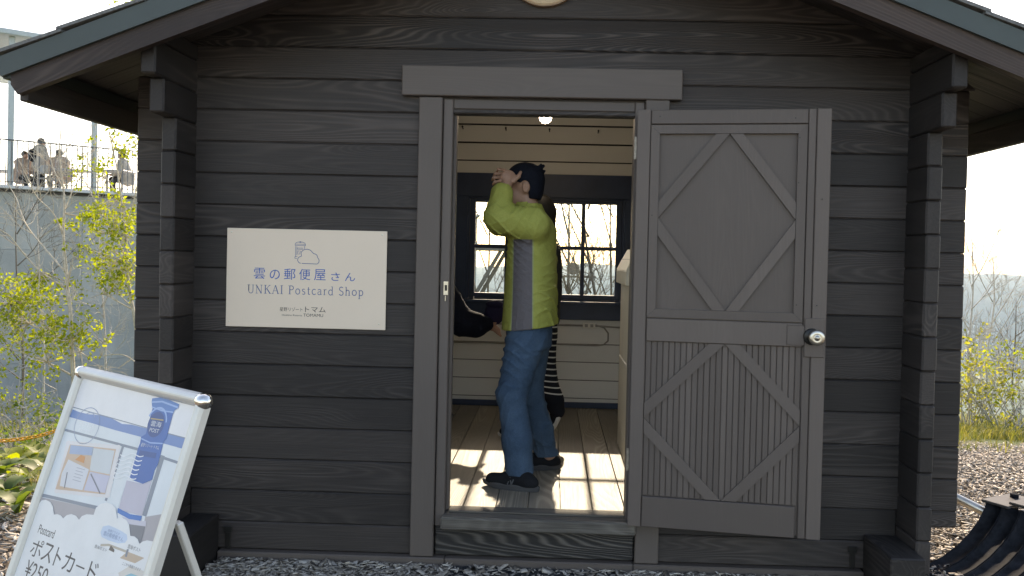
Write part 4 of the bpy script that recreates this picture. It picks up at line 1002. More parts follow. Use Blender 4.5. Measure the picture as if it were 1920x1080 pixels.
# hands: palm, four bent fingers of unequal length and a thumb each
def hand(w_, palm, kn, tips, th, r=0.0088):
    q = [S_ell(palm[0], palm[1], palm[2], palm[3]), S_cap(w_, palm[0], 0.025, 0.022)]
    for (a, b, c) in tips: q += [S_cap(a, b, r, r * 0.95), S_cap(b, c, r * 0.93, r * 0.8)]
    a, b, c = th; q += [S_cap(a, b, 0.0115, 0.010), S_cap(b, c, 0.010, 0.008)]
    return q
fing = []
for q in range(4):
    b0_ = Vector((-0.262 - 0.0090 * q + (0.006 if q == 3 else 0), 0.452 - 0.002 * q, 1.900 - 0.0195 * q)); ln_ = (0.034, 0.040, 0.038, 0.030)[q]
    m_ = b0_ + Vector((-ln_, 0.012, 0.004 - 0.003 * q)); fing.append((tuple(b0_), tuple(m_), tuple(m_ + Vector((-0.010, 0.028, -0.010)))))
nh_ = hand((-0.252, 0.442, 1.815), ((-0.240, 0.450, 1.862), (0.042, 0.0165, 0.038), 0.3, 0.5), None, fing,
     ((-0.214, 0.446, 1.842), (-0.190, 0.456, 1.868), (-0.179, 0.466, 1.892)), 0.0080)
fh_ = hand((-0.268, 0.712, 1.805), ((-0.272, 0.70, 1.842), (0.032, 0.016, 0.030), -0.3, 0.5), None,
     [((-0.29, 0.695, 1.868), (-0.312, 0.68, 1.885), (-0.318, 0.655, 1.880)), ((-0.300, 0.695, 1.858), (-0.324, 0.68, 1.868), (-0.330, 0.655, 1.862)),
      ((-0.302, 0.698, 1.845), (-0.326, 0.684, 1.85), (-0.332, 0.66, 1.845)), ((-0.298, 0.70, 1.832), (-0.316, 0.69, 1.832), (-0.322, 0.67, 1.828))],
     ((-0.25, 0.70, 1.835), (-0.222, 0.69, 1.858), (-0.208, 0.682, 1.88)))
body('body', sdf_mesh(pr + nh_ + fh_, 0.0046, 0.008, carve=[S_ell((-0.149, 0.489, 1.822), (0.012, 0.010, 0.018), 0.25)]), M['skin'], person)
# cap with visor and back strap
capm = M['cap'] = cloth('navy_cap_cloth', (0.006, 0.008, 0.015), (0.014, 0.018, 0.03), 200)[0]
cap = body('cap', sdf_mesh([S_ell((-0.158, 0.58, 1.862), (0.106, 0.088, 0.096)), S_ell((-0.120, 0.58, 1.815), (0.062, 0.080, 0.088)), S_cap((-0.100, 0.58, 1.912), (-0.066, 0.570, 1.938), 0.022, 0.010), S_cap((-0.090, 0.585, 1.905), (-0.056, 0.60, 1.915), 0.016, 0.007), S_cap((-0.10, 0.56, 1.91), (-0.075, 0.545, 1.945), 0.014, 0.006)], 0.005, 0.012, wr=0.0018, wf=1.6,
     carve=[S_ell((-0.230, 0.58, 1.775), (0.100, 0.2, 0.083)), S_ell((-0.158, 0.49, 1.815), (0.030, 0.04, 0.040)), S_ell((-0.158, 0.67, 1.815), (0.030, 0.04, 0.040)), S_ell((-0.14, 0.58, 1.71), (0.11, 0.15, 0.055))]), capm, person)
body('visor', sdf_mesh([S_ell((-0.262, 0.58, 1.868), (0.075, 0.078, 0.010), 0.0, -0.18)], 0.005, 0.01), capm, person)
# jacket: lime with a grey side panel
jm, jnt, jp, jcol = cloth('lime_jacket_fabric', (0.29, 0.315, 0.07), (0.40, 0.42, 0.115), 160, rough=0.6, bump=0.55)
tc = N(jnt, 'ShaderNodeTexCoord'); sx = N(jnt, 'ShaderNodeSeparateXYZ', Vector=tc.outputs['Object'])
# object space has its origin at (-0.12, 0.55, 0.256)
zz = math_(jnt, 'SUBTRACT', sx.outputs[2], 1.05); bow = math_(jnt, 'MULTIPLY', math_(jnt, 'MULTIPLY', zz, zz), -0.06)
xl = math_(jnt, 'ADD', -0.086, bow); xr = math_(jnt, 'ADD', 0.020, math_(jnt, 'MULTIPLY', zz, -0.02))
def AND(a, b): return math_(jnt, 'MULTIPLY', a, b)
msk = AND(AND(math_(jnt, 'GREATER_THAN', sx.outputs[0], xl), math_(jnt, 'LESS_THAN', sx.outputs[0], xr)), math_(jnt, 'LESS_THAN', sx.outputs[2], 1.285))
msk2 = AND(msk, math_(jnt, 'GREATER_THAN', math_(jnt, 'ABSOLUTE', math_(jnt, 'SUBTRACT', sx.outputs[1], 0.03)), 0.06))
seam = math_(jnt, 'LESS_THAN', math_(jnt, 'MINIMUM', math_(jnt, 'ABSOLUTE', math_(jnt, 'SUBTRACT', sx.outputs[0], xl)), math_(jnt, 'ABSOLUTE', math_(jnt, 'SUBTRACT', sx.outputs[0], xr))), 0.0028)
c2 = mix(jnt, msk2, jcol, (0.140, 0.130, 0.140)); c3 = mix(jnt, AND(seam, math_(jnt, 'LESS_THAN', sx.outputs[2], 1.285)), c2, (0.33, 0.36, 0.18)); L(jnt, c3, jp.inputs['Base Color'])
jk = [S_etube((-0.116, 0.585, 1.05), (-0.114, 0.58, 1.60), (0.150, 0.203), (0.128, 0.190)),
      S_ell((-0.108, 0.58, 1.60), (0.112, 0.205, 0.095)), S_etube((-0.125, 0.58, 1.64), (-0.140, 0.58, 1.738), (0.095, 0.09), (0.074, 0.068)),
      S_cap(nearS, nearE, 0.088, 0.074), S_cap(nearE, (-0.270, 0.430, 1.775), 0.070, 0.060), S_cap(farS, farE, 0.085, 0.07), S_cap(farE, (-0.272, 0.725, 1.775), 0.066, 0.050)]
body('jacket', sdf_mesh(jk, 0.0055, 0.03, wr=0.0075, wf=1.0, cuts=[((0, 0, 1.094), (0.13, 0, -0.99))],
     carve=[S_etube((-0.15, 0.58, 1.695), (-0.155, 0.58, 1.80), (0.062, 0.056), (0.066, 0.060)), S_cap((-0.255, 0.445, 1.835), (-0.245, 0.46, 1.90), 0.034, 0.05)]), jm, person)
# jeans
jn = [S_etube((-0.118, 0.58, 0.98), (-0.115, 0.58, 1.13), (0.125, 0.17), (0.118, 0.165)),
      S_cap((-0.128, 0.50, 1.03), (-0.200, 0.455, 0.73), 0.108, 0.076), S_cap((-0.200, 0.455, 0.73), (-0.163, 0.435, 0.50), 0.075, 0.077), S_cap((-0.163, 0.435, 0.50), (-0.146, 0.425, 0.33), 0.076, 0.074),
      S_cap((-0.105, 0.665, 1.03), (-0.118, 0.715, 0.71), 0.108, 0.078), S_cap((-0.118, 0.715, 0.71), (-0.055, 0.765, 0.50), 0.077, 0.074), S_cap((-0.055, 0.765, 0.50), (-0.008, 0.80, 0.345), 0.072, 0.068)]
body('jeans', sdf_mesh(jn, 0.0058, 0.03, wr=0.007, wf=0.9, cuts=[((0, 0, 0.338), (0.05, 0.0, -1.0))], carve=[S_cap((-0.145, 0.425, 0.30), (-0.147, 0.427, 0.375), 0.062, 0.062), S_cap((0.0, 0.80, 0.30), (-0.008, 0.80, 0.385), 0.056, 0.056)]), M['jeans'], person)
def shoe(heel, toe, z, parent, side, mats=('shoe', 'sole')):
    h, t = Vector(heel), Vector(toe); d = (t - h); l = d.length; d.normalize(); n = Vector((-d.y, d.x, 0))
    P = lambda a, b, c: tuple(h + d * (a * l) + n * b + Vector((0, 0, z + c)))
    up = [S_ell(P(0.15, 0, 0.040), (0.048, 0.036, 0.040), math.atan2(d.y, d.x)), S_cap(P(0.22, 0, 0.05), P(0.55, 0, 0.045), 0.040, 0.038), S_cap(P(0.55, 0, 0.04), P(0.85, 0, 0.034), 0.038, 0.036), S_cap(P(0.20, 0, 0.055), P(0.25, 0, 0.072), 0.031, 0.030), S_cap(P(0.30, 0, 0.072), P(0.54, 0, 0.054), 0.032, 0.030)]
    s = body('shoe', sdf_mesh(up, 0.006, 0.02, cuts=[((0, 0, z + 0.022), (0, 0, -1))]), M[mats[0]], parent)
    ring = []
    for i in range(28):
        a = 2 * math.pi * i / 28; ca = math.cos(a)
        wv = 0.040 + 0.007 * ca; ring.append((0.5 + 0.53 * ca, wv * math.sin(a)))
    mb = MB(); p0 = np.array(s.parent.location)
    for (zz_, f) in ((0.0, 0.97), (0.008, 1.0), (0.024, 1.02), (0.031, 0.96)):
        for a, b in ring:
            roll = 0.012 * max(0, (a - 0.75) / 0.25) if zz_ < 0.02 else 0.006 * max(0, (a - .75) / .25)
            q = Vector(P(0.5 + (a - 0.5) * f, b * f, zz_ + roll)) - Vector(p0) ; mb.V.append(tuple(q))
    for r in range(3):
        for i in range(28): mb.F.append((r * 28 + i, r * 28 + (i + 1) % 28, (r + 1) * 28 + (i + 1) % 28, (r + 1) * 28 + i)); mb.M.append(0)
    mb.F.append(tuple(range(27, -1, -1))); mb.F.append(tuple(84 + i for i in range(28))); mb.M += [0, 0]
    so_ = mb.build('sole', M[mats[1]], s, smooth=False)
    return s, P
sh, Pn = shoe((-0.050, 0.360, 0), (-0.330, 0.455, 0), 0.257, person, -1)
M['shoe_grey'] = plain('grey_shoe_mark', (0.075, 0.08, 0.085), 0.6)
# letter on the side of the near shoe
P_, F_ = ribbon([(0.0, 0.0), (0.010, 0.036)], 0.008); mb = MB()
h_, t_ = Vector((-0.050, 0.360, 0)), Vector((-0.330, 0.455, 0)); d_ = (t_ - h_).normalized(); n_ = Vector((-d_.y, d_.x, 0))
if n_.y > 0: n_ = -n_
for pts in ([(0.0, 0.0), (0.012, 0.036)], [(0.012, 0.036), (0.022, 0.0)], [(0.022, 0.0), (0.034, 0.036)]):
    V_, f_ = ribbon(pts, 0.0065)
    W_ = [h_ + d_ * (0.150 - a) + n_ * 0.0455 + Vector((0, 0, 0.288 + b)) - Vector((0, 0, 0)) - n_ * (b * 0.22) for a, b in V_]
    mb.add([tuple(w_ - Vector(person.location)) for w_ in W_], f_)
mb.build('shoe_mark', M['shoe_grey'], sh)
shoe((0.065, 0.825, 0), (-0.205, 0.775, 0), 0.257, person, 1)

# ---- second person behind: striped trousers, dark jacket, one heel lifted
p2 = thing('person', (-0.06, 1.48, 0.256), 'person in striped trousers and dark jacket walking behind the green jacket, heel lifted', 'person')
sm, snt, spb, scol = cloth('striped_knit', (0.010, 0.011, 0.016), (0.018, 0.02, 0.028), 150)
tc = N(snt, 'ShaderNodeTexCoord'); sx = N(snt, 'ShaderNodeSeparateXYZ', Vector=tc.outputs['Object'])
sw = math_(snt, 'ADD', sx.outputs[2], math_(snt, 'MULTIPLY', sx.outputs[0], 0.12))
fr_ = math_(snt, 'FRACT', math_(snt, 'MULTIPLY', sw, 1 / 0.038)); st_ = math_(snt, 'LESS_THAN', fr_, 0.22)
st_ = math_(snt, 'MULTIPLY', st_, math_(snt, 'GREATER_THAN', sx.outputs[2], 0.315))
L(snt, mix(snt, st_, scol, (0.62, 0.62, 0.60)), spb.inputs['Base Color'])
Y2 = 1.48
b2 = [S_ell((-0.10, Y2, 1.74), (0.085, 0.072, 0.105)), S_ell((-0.135, Y2, 1.69), (0.058, 0.055, 0.07)), S_cap((-0.19, Y2, 1.715), (-0.197, Y2, 1.695), 0.012, 0.014), S_cap((-0.085, Y2, 1.66), (-0.07, Y2, 1.56), 0.045, 0.05),
      S_etube((-0.07, Y2, 1.0), (-0.065, Y2, 1.52), (0.085, 0.13), (0.085, 0.14)), S_cap((-0.07, Y2 - .13, 1.51), (-0.07, Y2 + .13, 1.51), 0.05, 0.05),
      S_cap((-0.07, Y2 - .17, 1.49), (-0.09, Y2 - .19, 1.24), 0.042, 0.036), S_cap((-0.09, Y2 - .19, 1.24), (-0.20, Y2 - .15, 1.09), 0.034, 0.026), S_cap((-0.07, Y2 + .17, 1.49), (-0.09, Y2 + .19, 1.24), 0.042, 0.036), S_cap((-0.09, Y2 + .19, 1.24), (-0.20, Y2 + .15, 1.09), 0.034, 0.026),
      S_cap((-0.06, Y2 - .08, 1.0), (-0.045, Y2 - .08, 0.68), 0.07, 0.05), S_cap((-0.045, Y2 - .08, 0.68), (0.045, Y2 - .08, 0.47), 0.045, 0.032), S_cap((0.045, Y2 - .08, 0.47), (0.015, Y2 - .08, 0.40), 0.03, 0.026),
      S_cap((-0.06, Y2 + .08, 1.0), (-0.13, Y2 + .09, 0.65), 0.07, 0.05), S_cap((-0.13, Y2 + .09, 0.65), (-0.12, Y2 + .09, 0.33), 0.045, 0.032), S_cap((-0.12, Y2 + .09, 0.31), (-0.24, Y2 + .09, 0.285), 0.03, 0.025)]
for yy, s in ((Y2 - .15, 1), (Y2 + .15, -1)):
    b2 += [S_ell((-0.225, yy, 1.07), (0.035, 0.016, 0.028), 0, 0.6)] + [S_cap((-0.245, yy, 1.06 + 0.014 * q), (-0.285 - 0.006 * (q % 3), yy + s * 0.01, 1.035 + 0.014 * q), 0.009, 0.008) for q in (-1, 0, 1, 2)] + [S_cap((-0.215, yy + s * .012, 1.09), (-0.25, yy + s * .03, 1.10), 0.01, 0.009)]
body('body', sdf_mesh(b2, 0.010, 0.015), M['skin'], p2)
body('hair', sdf_mesh([S_ell((-0.088, Y2, 1.755), (0.096, 0.085, 0.108)), S_cap((-0.04, Y2, 1.74), (-0.015, Y2, 1.60), 0.05, 0.03)], 0.010, 0.03, carve=[S_ell((-0.165, Y2, 1.69), (0.085, 0.2, 0.085))]), M['hair'], p2)
M['grey_jacket'] = cloth('charcoal_jacket', (0.022, 0.024, 0.028), (0.06, 0.062, 0.066), 90)[0]
body('jacket', sdf_mesh([S_etube((-0.06, Y2, 1.03), (-0.06, Y2, 1.50), (0.115, 0.165), (0.105, 0.165)), S_ell((-0.06, Y2, 1.50), (0.10, 0.175, 0.08)), S_cap((-0.06, Y2, 1.5), (-0.07, Y2, 1.60), 0.075, 0.065),
     S_cap((-0.07, Y2 - .17, 1.49), (-0.09, Y2 - .19, 1.24), 0.062, 0.054), S_cap((-0.09, Y2 - .19, 1.24), (-0.19, Y2 - .155, 1.105), 0.052, 0.042), S_cap((-0.07, Y2 + .17, 1.49), (-0.09, Y2 + .19, 1.24), 0.062, 0.054), S_cap((-0.09, Y2 + .19, 1.24), (-0.19, Y2 + .155, 1.105), 0.052, 0.042)], 0.010, 0.03, wr=0.004), M['grey_jacket'], p2)
body('backpack', sdf_mesh([S_ell((0.0, Y2, 1.36), (0.062, 0.13, 0.20)), S_ell((0.012, Y2, 1.22), (0.050, 0.11, 0.10))], 0.010, 0.03, wr=0.002), M['grey_jacket'], p2)
body('trousers', sdf_mesh([S_etube((-0.06, Y2, 0.93), (-0.06, Y2, 1.07), (0.10, 0.145), (0.098, 0.14)), S_cap((-0.055, Y2 - .08, 0.96), (-0.035, Y2 - .08, 0.70), 0.090, 0.072), S_cap((-0.035, Y2 - .08, 0.70), (0.025, Y2 - .08, 0.545), 0.072, 0.062), S_cap((0.025, Y2 - .08, 0.545), (0.05, Y2 - .08, 0.475), 0.060, 0.050),
     S_cap((-0.065, Y2 + .08, 0.96), (-0.13, Y2 + .09, 0.66), 0.090, 0.07), S_cap((-0.13, Y2 + .09, 0.66), (-0.12, Y2 + .09, 0.36), 0.07, 0.055)], 0.008, 0.03, wr=0.003), sm, p2)
M['white_rubber'] = plain('white_shoe_sole', (0.66, 0.64, 0.58), 0.6)
body('shoe', sdf_mesh([S_cap((0.055, Y2 - .08, 0.475), (0.0, Y2 - .08, 0.375), 0.036, 0.032), S_cap((0.0, Y2 - .08, 0.375), (-0.04, Y2 - .08, 0.335), 0.032, 0.026)], 0.008, 0.02), M['shoe'], p2)
body('sole', sdf_mesh([S_ell((0.052, Y2 - .08, 0.425), (0.020, 0.040, 0.050), 0, 0.35), S_ell((0.026, Y2 - .08, 0.375), (0.020, 0.042, 0.045), 0, 0.6), S_ell((0.072, Y2 - .08, 0.482), (0.018, 0.034, 0.020), 0, 0.35)], 0.006, 0.012), M['white_rubber'], p2)
s2, _ = shoe((-0.085, Y2 + .085, 0), (-0.33, Y2 + .085, 0), 0.257, p2, 1, ('shoe', 'white_rubber'))

# ---- third person, mostly hidden behind the left jamb, reaching with one arm
p3 = thing('person', (-0.80, 2.02, 0.256), 'person in dark navy coat half hidden behind the left door jamb, arm reaching out', 'person')
M['navy_cloth'] = cloth('navy_coat_cloth', (0.007, 0.010, 0.020), (0.016, 0.021, 0.036), 90)[0]
Y3, X3 = 2.02, -0.90
b3 = [S_ell((X3 + .03, Y3, 1.73), (0.09, 0.076, 0.11)), S_ell((X3 + .07, Y3, 1.68), (0.058, 0.056, 0.07)), S_cap((X3 + .125, Y3, 1.70), (X3 + .133, Y3, 1.68), 0.012, 0.014), S_cap((X3 + .01, Y3, 1.64), (X3, Y3, 1.55), 0.05, 0.055),
      S_etube((X3, Y3, 1.0), (X3, Y3, 1.52), (0.09, 0.14), (0.09, 0.15)), S_cap((X3, Y3 - .14, 1.5), (X3, Y3 + .14, 1.5), 0.05, 0.05),
      S_cap((X3, Y3 - .18, 1.46), (-0.63, Y3 - .16, 0.985), 0.045, 0.038), S_cap((-0.60, Y3 - .16, 0.965), (-0.445, Y3 - .10, 0.965), 0.036, 0.024), S_cap((X3, Y3 + .18, 1.46), (X3 - .02, Y3 + .2, 1.18), 0.045, 0.038), S_cap((X3 - .02, Y3 + .2, 1.18), (X3 + .05, Y3 + .2, 0.95), 0.036, 0.026),
      S_cap((X3, Y3 - .09, 1.0), (X3 + .02, Y3 - .1, 0.66), 0.075, 0.052), S_cap((X3 + .02, Y3 - .1, 0.66), (X3 - .01, Y3 - .1, 0.33), 0.05, 0.036), S_cap((X3, Y3 - .1, 0.32), (X3 + .11, Y3 - .1, 0.29), 0.032, 0.026),
      S_cap((X3, Y3 + .09, 1.0), (X3 + .02, Y3 + .1, 0.66), 0.075, 0.052), S_cap((X3 + .02, Y3 + .1, 0.66), (X3 - .01, Y3 + .1, 0.33), 0.05, 0.036), S_cap((X3, Y3 + .1, 0.32), (X3 + .11, Y3 + .1, 0.29), 0.032, 0.026)]
b3 += [S_ell((-0.425, Y3 - .095, 0.955), (0.036, 0.018, 0.028), 0, 0.2)] + [S_cap((-0.402, Y3 - .095, 0.968 - 0.013 * q), (-0.368 + 0.004 * q, Y3 - .085, 0.940 - 0.017 * q), 0.0092, 0.008) for q in range(4)] + [S_cap((-0.425, Y3 - .11, 0.975), (-0.39, Y3 - .12, 0.985), 0.011, 0.009)]
body('body', sdf_mesh(b3, 0.010, 0.015), M['skin'], p3)
body('hair', sdf_mesh([S_ell((X3 + .02, Y3, 1.75), (0.10, 0.088, 0.11)), S_ell((X3 - .01, Y3, 1.68), (0.075, 0.08, 0.10))], 0.010, 0.03, carve=[S_ell((X3 + .115, Y3, 1.68), (0.085, 0.2, 0.085))]), M['hair'], p3)
body('coat', sdf_mesh([S_etube((X3, Y3, 0.80), (X3, Y3, 1.49), (0.15, 0.21), (0.125, 0.18)), S_ell((X3, Y3, 1.49), (0.12, 0.2, 0.09)), S_cap((X3, Y3, 1.5), (X3 + .01, Y3, 1.62), 0.08, 0.07),
     S_cap((X3, Y3 - .18, 1.45), (-0.64, Y3 - .16, 1.00), 0.085, 0.095), S_cap((-0.62, Y3 - .16, 0.985), (-0.53, Y3 - .14, 0.965), 0.098, 0.085), S_cap((-0.53, Y3 - .13, 0.975), (-0.455, Y3 - .10, 0.975), 0.078, 0.052), S_cap((X3, Y3 + .18, 1.46), (X3 - .02, Y3 + .2, 1.18), 0.07, 0.06), S_cap((X3 - .02, Y3 + .2, 1.18), (X3 + .04, Y3 + .2, 0.98), 0.056, 0.046)], 0.010, 0.035, wr=0.005), M['navy_cloth'], p3)
body('trousers', sdf_mesh([S_etube((X3, Y3, 0.78), (X3, Y3, 1.02), (0.11, 0.16), (0.11, 0.16)), S_cap((X3, Y3 - .09, 0.9), (X3 + .02, Y3 - .1, 0.66), 0.095, 0.072), S_cap((X3 + .02, Y3 - .1, 0.66), (X3, Y3 - .1, 0.34), 0.07, 0.062), S_cap((X3, Y3 + .09, 0.9), (X3 + .02, Y3 + .1, 0.66), 0.095, 0.072), S_cap((X3 + .02, Y3 + .1, 0.66), (X3, Y3 + .1, 0.34), 0.07, 0.062)], 0.012, 0.03), M['black_cloth'], p3)
shoe((X3 - .06, Y3 - .1, 0), (X3 + .19, Y3 - .1, 0), 0.257, p3, 1); shoe((X3 - .06, Y3 + .1, 0), (X3 + .19, Y3 + .1, 0), 0.257, p3, 1)
# small blue pouch in that hand
pouch = thing('pouch', (-0.41, 1.94, 1.0), 'dark blue pouch held out in front of the navy wall panel', 'pouch')
M['pouch'] = cloth('dark_blue_pouch', (0.014, 0.016, 0.045), (0.035, 0.03, 0.075), 60)[0]
body('bag', sdf_mesh([S_ell((-0.405, 1.94, 1.06), (0.065, 0.03, 0.085)), S_ell((-0.41, 1.94, 1.03), (0.07, 0.034, 0.06))], 0.008, 0.02), M['pouch'], pouch)
body('flap', sdf_mesh([S_ell((-0.405, 1.922, 1.115), (0.062, 0.022, 0.028))], 0.007, 0.02), M['pouch'], pouch)

# ------------------------------------------------------------------ things in the cabin
cb = thing('white_cabinet', (0.62, 1.18, 0.256), 'tall cream painted box column with tiered cap just inside the right door jamb', 'cabinet')
def cbox(name, x0, x1, y0, y1, z0, z1, b=0.004): return MB().box(x0 - .62, x1 - .62, y0 - 1.18, y1 - 1.18, z0 - .256, z1 - .256, b).build(name, M['cabinet'], cb)
cbox('drawer_box', 0.446, 0.80, 0.87, 1.50, 0.257, 0.395); cbox('drawer_box', 0.444, 0.80, 0.87, 1.50, 0.3975, 0.832); cbox('drawer_box', 0.445, 0.80, 0.87, 1.50, 0.8345, 1.30)
def frust(name, x0, x1, y0, y1, z0, z1, ins):
    V = [(x0, y0, z0), (x1, y0, z0), (x1, y1, z0), (x0, y1, z0), (x0 + ins, y0 + ins, z1), (x1 - ins, y0 + ins, z1), (x1 - ins, y1 - ins, z1), (x0 + ins, y1 - ins, z1)]
    F = [(0, 3, 2, 1), (4, 5, 6, 7), (0, 1, 5, 4), (1, 2, 6, 5), (2, 3, 7, 6), (3, 0, 4, 7)]
    MB().add([(a - .62, b - 1.18, c - .256) for a, b, c in V], F).build(name, M['cabinet'], cb)
cbox('cap_board', 0.415, 0.83, 0.845, 1.53, 1.302, 1.385); frust('cap_slope', 0.415, 0.83, 0.845, 1.53, 1.387, 1.452, 0.03); frust('cap_top', 0.447, 0.80, 0.877, 1.50, 1.454, 1.515, 0.03)
ol = thing('power_outlet', (0.30, 2.70, 0.918), 'white surface power outlet with grey cable on cream back wall', 'outlet')
MB().box(-0.05, 0.05, -0.022, 0, -0.022, 0.022, 0.004).build('housing', M['white'], ol)
for x in (-0.022, 0.022): MB().box(x - 0.012, x + 0.012, -0.0235, -0.0221, -0.012, 0.012).build('socket', plain('socket_grey', (0.35, 0.34, 0.32), 0.6), ol)
M['cable'] = plain('grey_cable', (0.30, 0.28, 0.25), 0.6)
def cab(pts): MB().tube([(a - 0.30, -0.008, b - 0.918) for a, b in pts], 0.0065, 8).build('cable', M['cable'], ol)
cab([(-0.12, 0.925), (0.02, 0.915), (0.12, 0.92), (0.25, 0.918)])
cab([(0.35, 0.925), (0.42, 0.905), (0.455, 0.86), (0.455, 0.80), (0.42, 0.768), (0.36, 0.76), (0.2, 0.762), (-0.1, 0.765), (-0.6, 0.76), (-1.2, 0.76)])
cab([(0.35, 0.918), (0.6, 0.905), (1.0, 0.89)])
NL = ['leftmost of the nails in the upper back wall', 'second nail from the left on the upper back wall', 'nail right of the middle on the upper back wall', 'nail at the right end of the upper back wall']
for i, (x, z) in enumerate(((-0.745, 2.468), (-0.40, 2.463), (-0.052, 2.46), (0.335, 2.455))):
    o = MB().tube([(0, 0.02, 0.0), (0, -0.045, 0.006), (0, -0.052, 0.018)], 0.005, 6).lathe([(0, -0.05), (0.008, -0.05), (0.008, -0.046)], (0, 0, 0.012), 8, 'y').build('nail', M['dark_metal'], None, (x, 2.70, z)); tag(o, NL[i], 'nail', 'nails on the back wall')
# ------------------------------------------------------------------ terrace building on the left
P0 = Vector((-13.568, 15.5, 0)); P1 = Vector((-11.19, 17.4, 0)); tdir = (P1 - P0).normalized(); tn = Vector((tdir.y, -tdir.x, 0))   # tn faces the camera
TL_, TR_ = -9.0, 14.0        # along the edge, from P0
DZ = 2.94
ter = thing('terrace_building', (P0.x, P0.y, -4.0), 'grey concrete terrace building with railed deck on top, left of the cabin', 'building')
tang = math.atan2(tdir.y, tdir.x)
ter.rotation_euler = (0, 0, tang)
cm, cnt_, cp = new_mat('board_marked_concrete')
tc = N(cnt_, 'ShaderNodeTexCoord')
n1 = N(cnt_, 'ShaderNodeTexNoise', Scale=0.9, Detail=8.0, Roughness=0.65, Vector=tc.outputs['Object']); n2 = N(cnt_, 'ShaderNodeTexNoise', Scale=30.0, Detail=4.0, Vector=tc.outputs['Object'])
mp = N(cnt_, 'ShaderNodeMapping', Vector=tc.outputs['Object']); mp.inputs['Scale'].default_value = (3.0, 3.0, 0.25)
n3 = N(cnt_, 'ShaderNodeTexNoise', Scale=1.0, Detail=5.0, Vector=mp.outputs[0])
f = math_(cnt_, 'ADD', math_(cnt_, 'MULTIPLY', n1.outputs[0], 0.5), math_(cnt_, 'ADD', math_(cnt_, 'MULTIPLY', n2.outputs[0], 0.15), math_(cnt_, 'MULTIPLY', n3.outputs[0], 0.35)))
L(cnt_, ramp(cnt_, f, [(0.35, (0.31, 0.32, 0.305)), (0.65, (0.48, 0.485, 0.46))]), cp.inputs['Base Color']); cp.inputs['Roughness'].default_value = 0.85
b_ = N(cnt_, 'ShaderNodeBump', Strength=0.25, Distance=0.02, Height=n2.outputs[0]); L(cnt_, b_.outputs[0], cp.inputs['Normal'])
# local axes: x along the edge, -y towards the camera side, z up from -4
pw, ph = 1.8, 1.42
ztop = DZ - 0.16 + 4.0
row_z = [ztop]
while row_z[-1] > 0.3: row_z.append(row_z[-1] - ph)
for ri in range(len(row_z) - 1):
    xx = TL_
    while xx < TR_:
        x1 = min(xx + pw, TR_)
        MB().box(-(x1 - xx) / 2 + 0.0015, (x1 - xx) / 2 - 0.0015, 0.10, 0.40, -ph / 2 + 0.002, ph / 2 - 0.002, 0.005).build('wall_panel', cm, ter, ((xx + x1) / 2, 0, (row_z[ri] + row_z[ri + 1]) / 2))
        xx += pw
MB().box(TL_, TR_, 0.41, 9.0, 0, ztop - 0.005).build('core', cm, ter)
M['deck_edge'] = plain('pale_deck_edge', (0.62, 0.63, 0.64), 0.5, vary=0.06, scale=2)
MB().box(TL_, TR_, -0.10, 10.5, ztop + 0.075, ztop + 0.16, 0.01).build('deck_slab', M['deck_edge'], ter)
MB().box(TL_, TR_, 0.06, 10.4, ztop, ztop + 0.074).build('painted_shadow_strip', M['dark_metal'], ter)  # dark solid strip standing in for the shadow line under the slab edge
M['rail_metal'] = plain('grey_rail_metal', (0.16, 0.165, 0.17), 0.5, 0.6)
zdk = DZ + 4.0
rail = MB().tube([(TL_, 0.03, zdk + 1.12), (TR_, 0.03, zdk + 1.12)], 0.018, 8).tube([(TL_, 0.03, zdk + 0.09), (TR_, 0.03, zdk + 0.09)], 0.012, 6).build('railing', M['rail_metal'], ter)
bal = MB().tube([(0, 0, 0.0), (0, 0, 1.11)], 0.0125, 6).me('baluster', M['rail_metal'])
xx = -1.3
while xx < 7.2:
    obj('baluster', bal, rail, (xx, 0.03, zdk)); xx += 0.118
M['post'] = plain('pale_blue_grey_post', (0.48, 0.54, 0.54), 0.5, vary=0.08)
for xq in (0.215, 2.04, -1.6, 3.9): MB().box(-0.065, 0.065, -0.065, 0.065, zdk, zdk + 3.66, 0.006).build('post', M['post'], ter, (xq, 0.11, 0))
can = MB().box(-7.0, 6.0, -0.15, 7.0, zdk + 3.66, zdk + 3.80, 0.02).build('canopy', M['post'], ter)
for q in range(14):
    MB().box(-7.2 + q, -7.12 + q, -0.30, 7.0, zdk + 3.56, zdk + 3.66, 0.01).build('joist', M['rail_metal'], can)
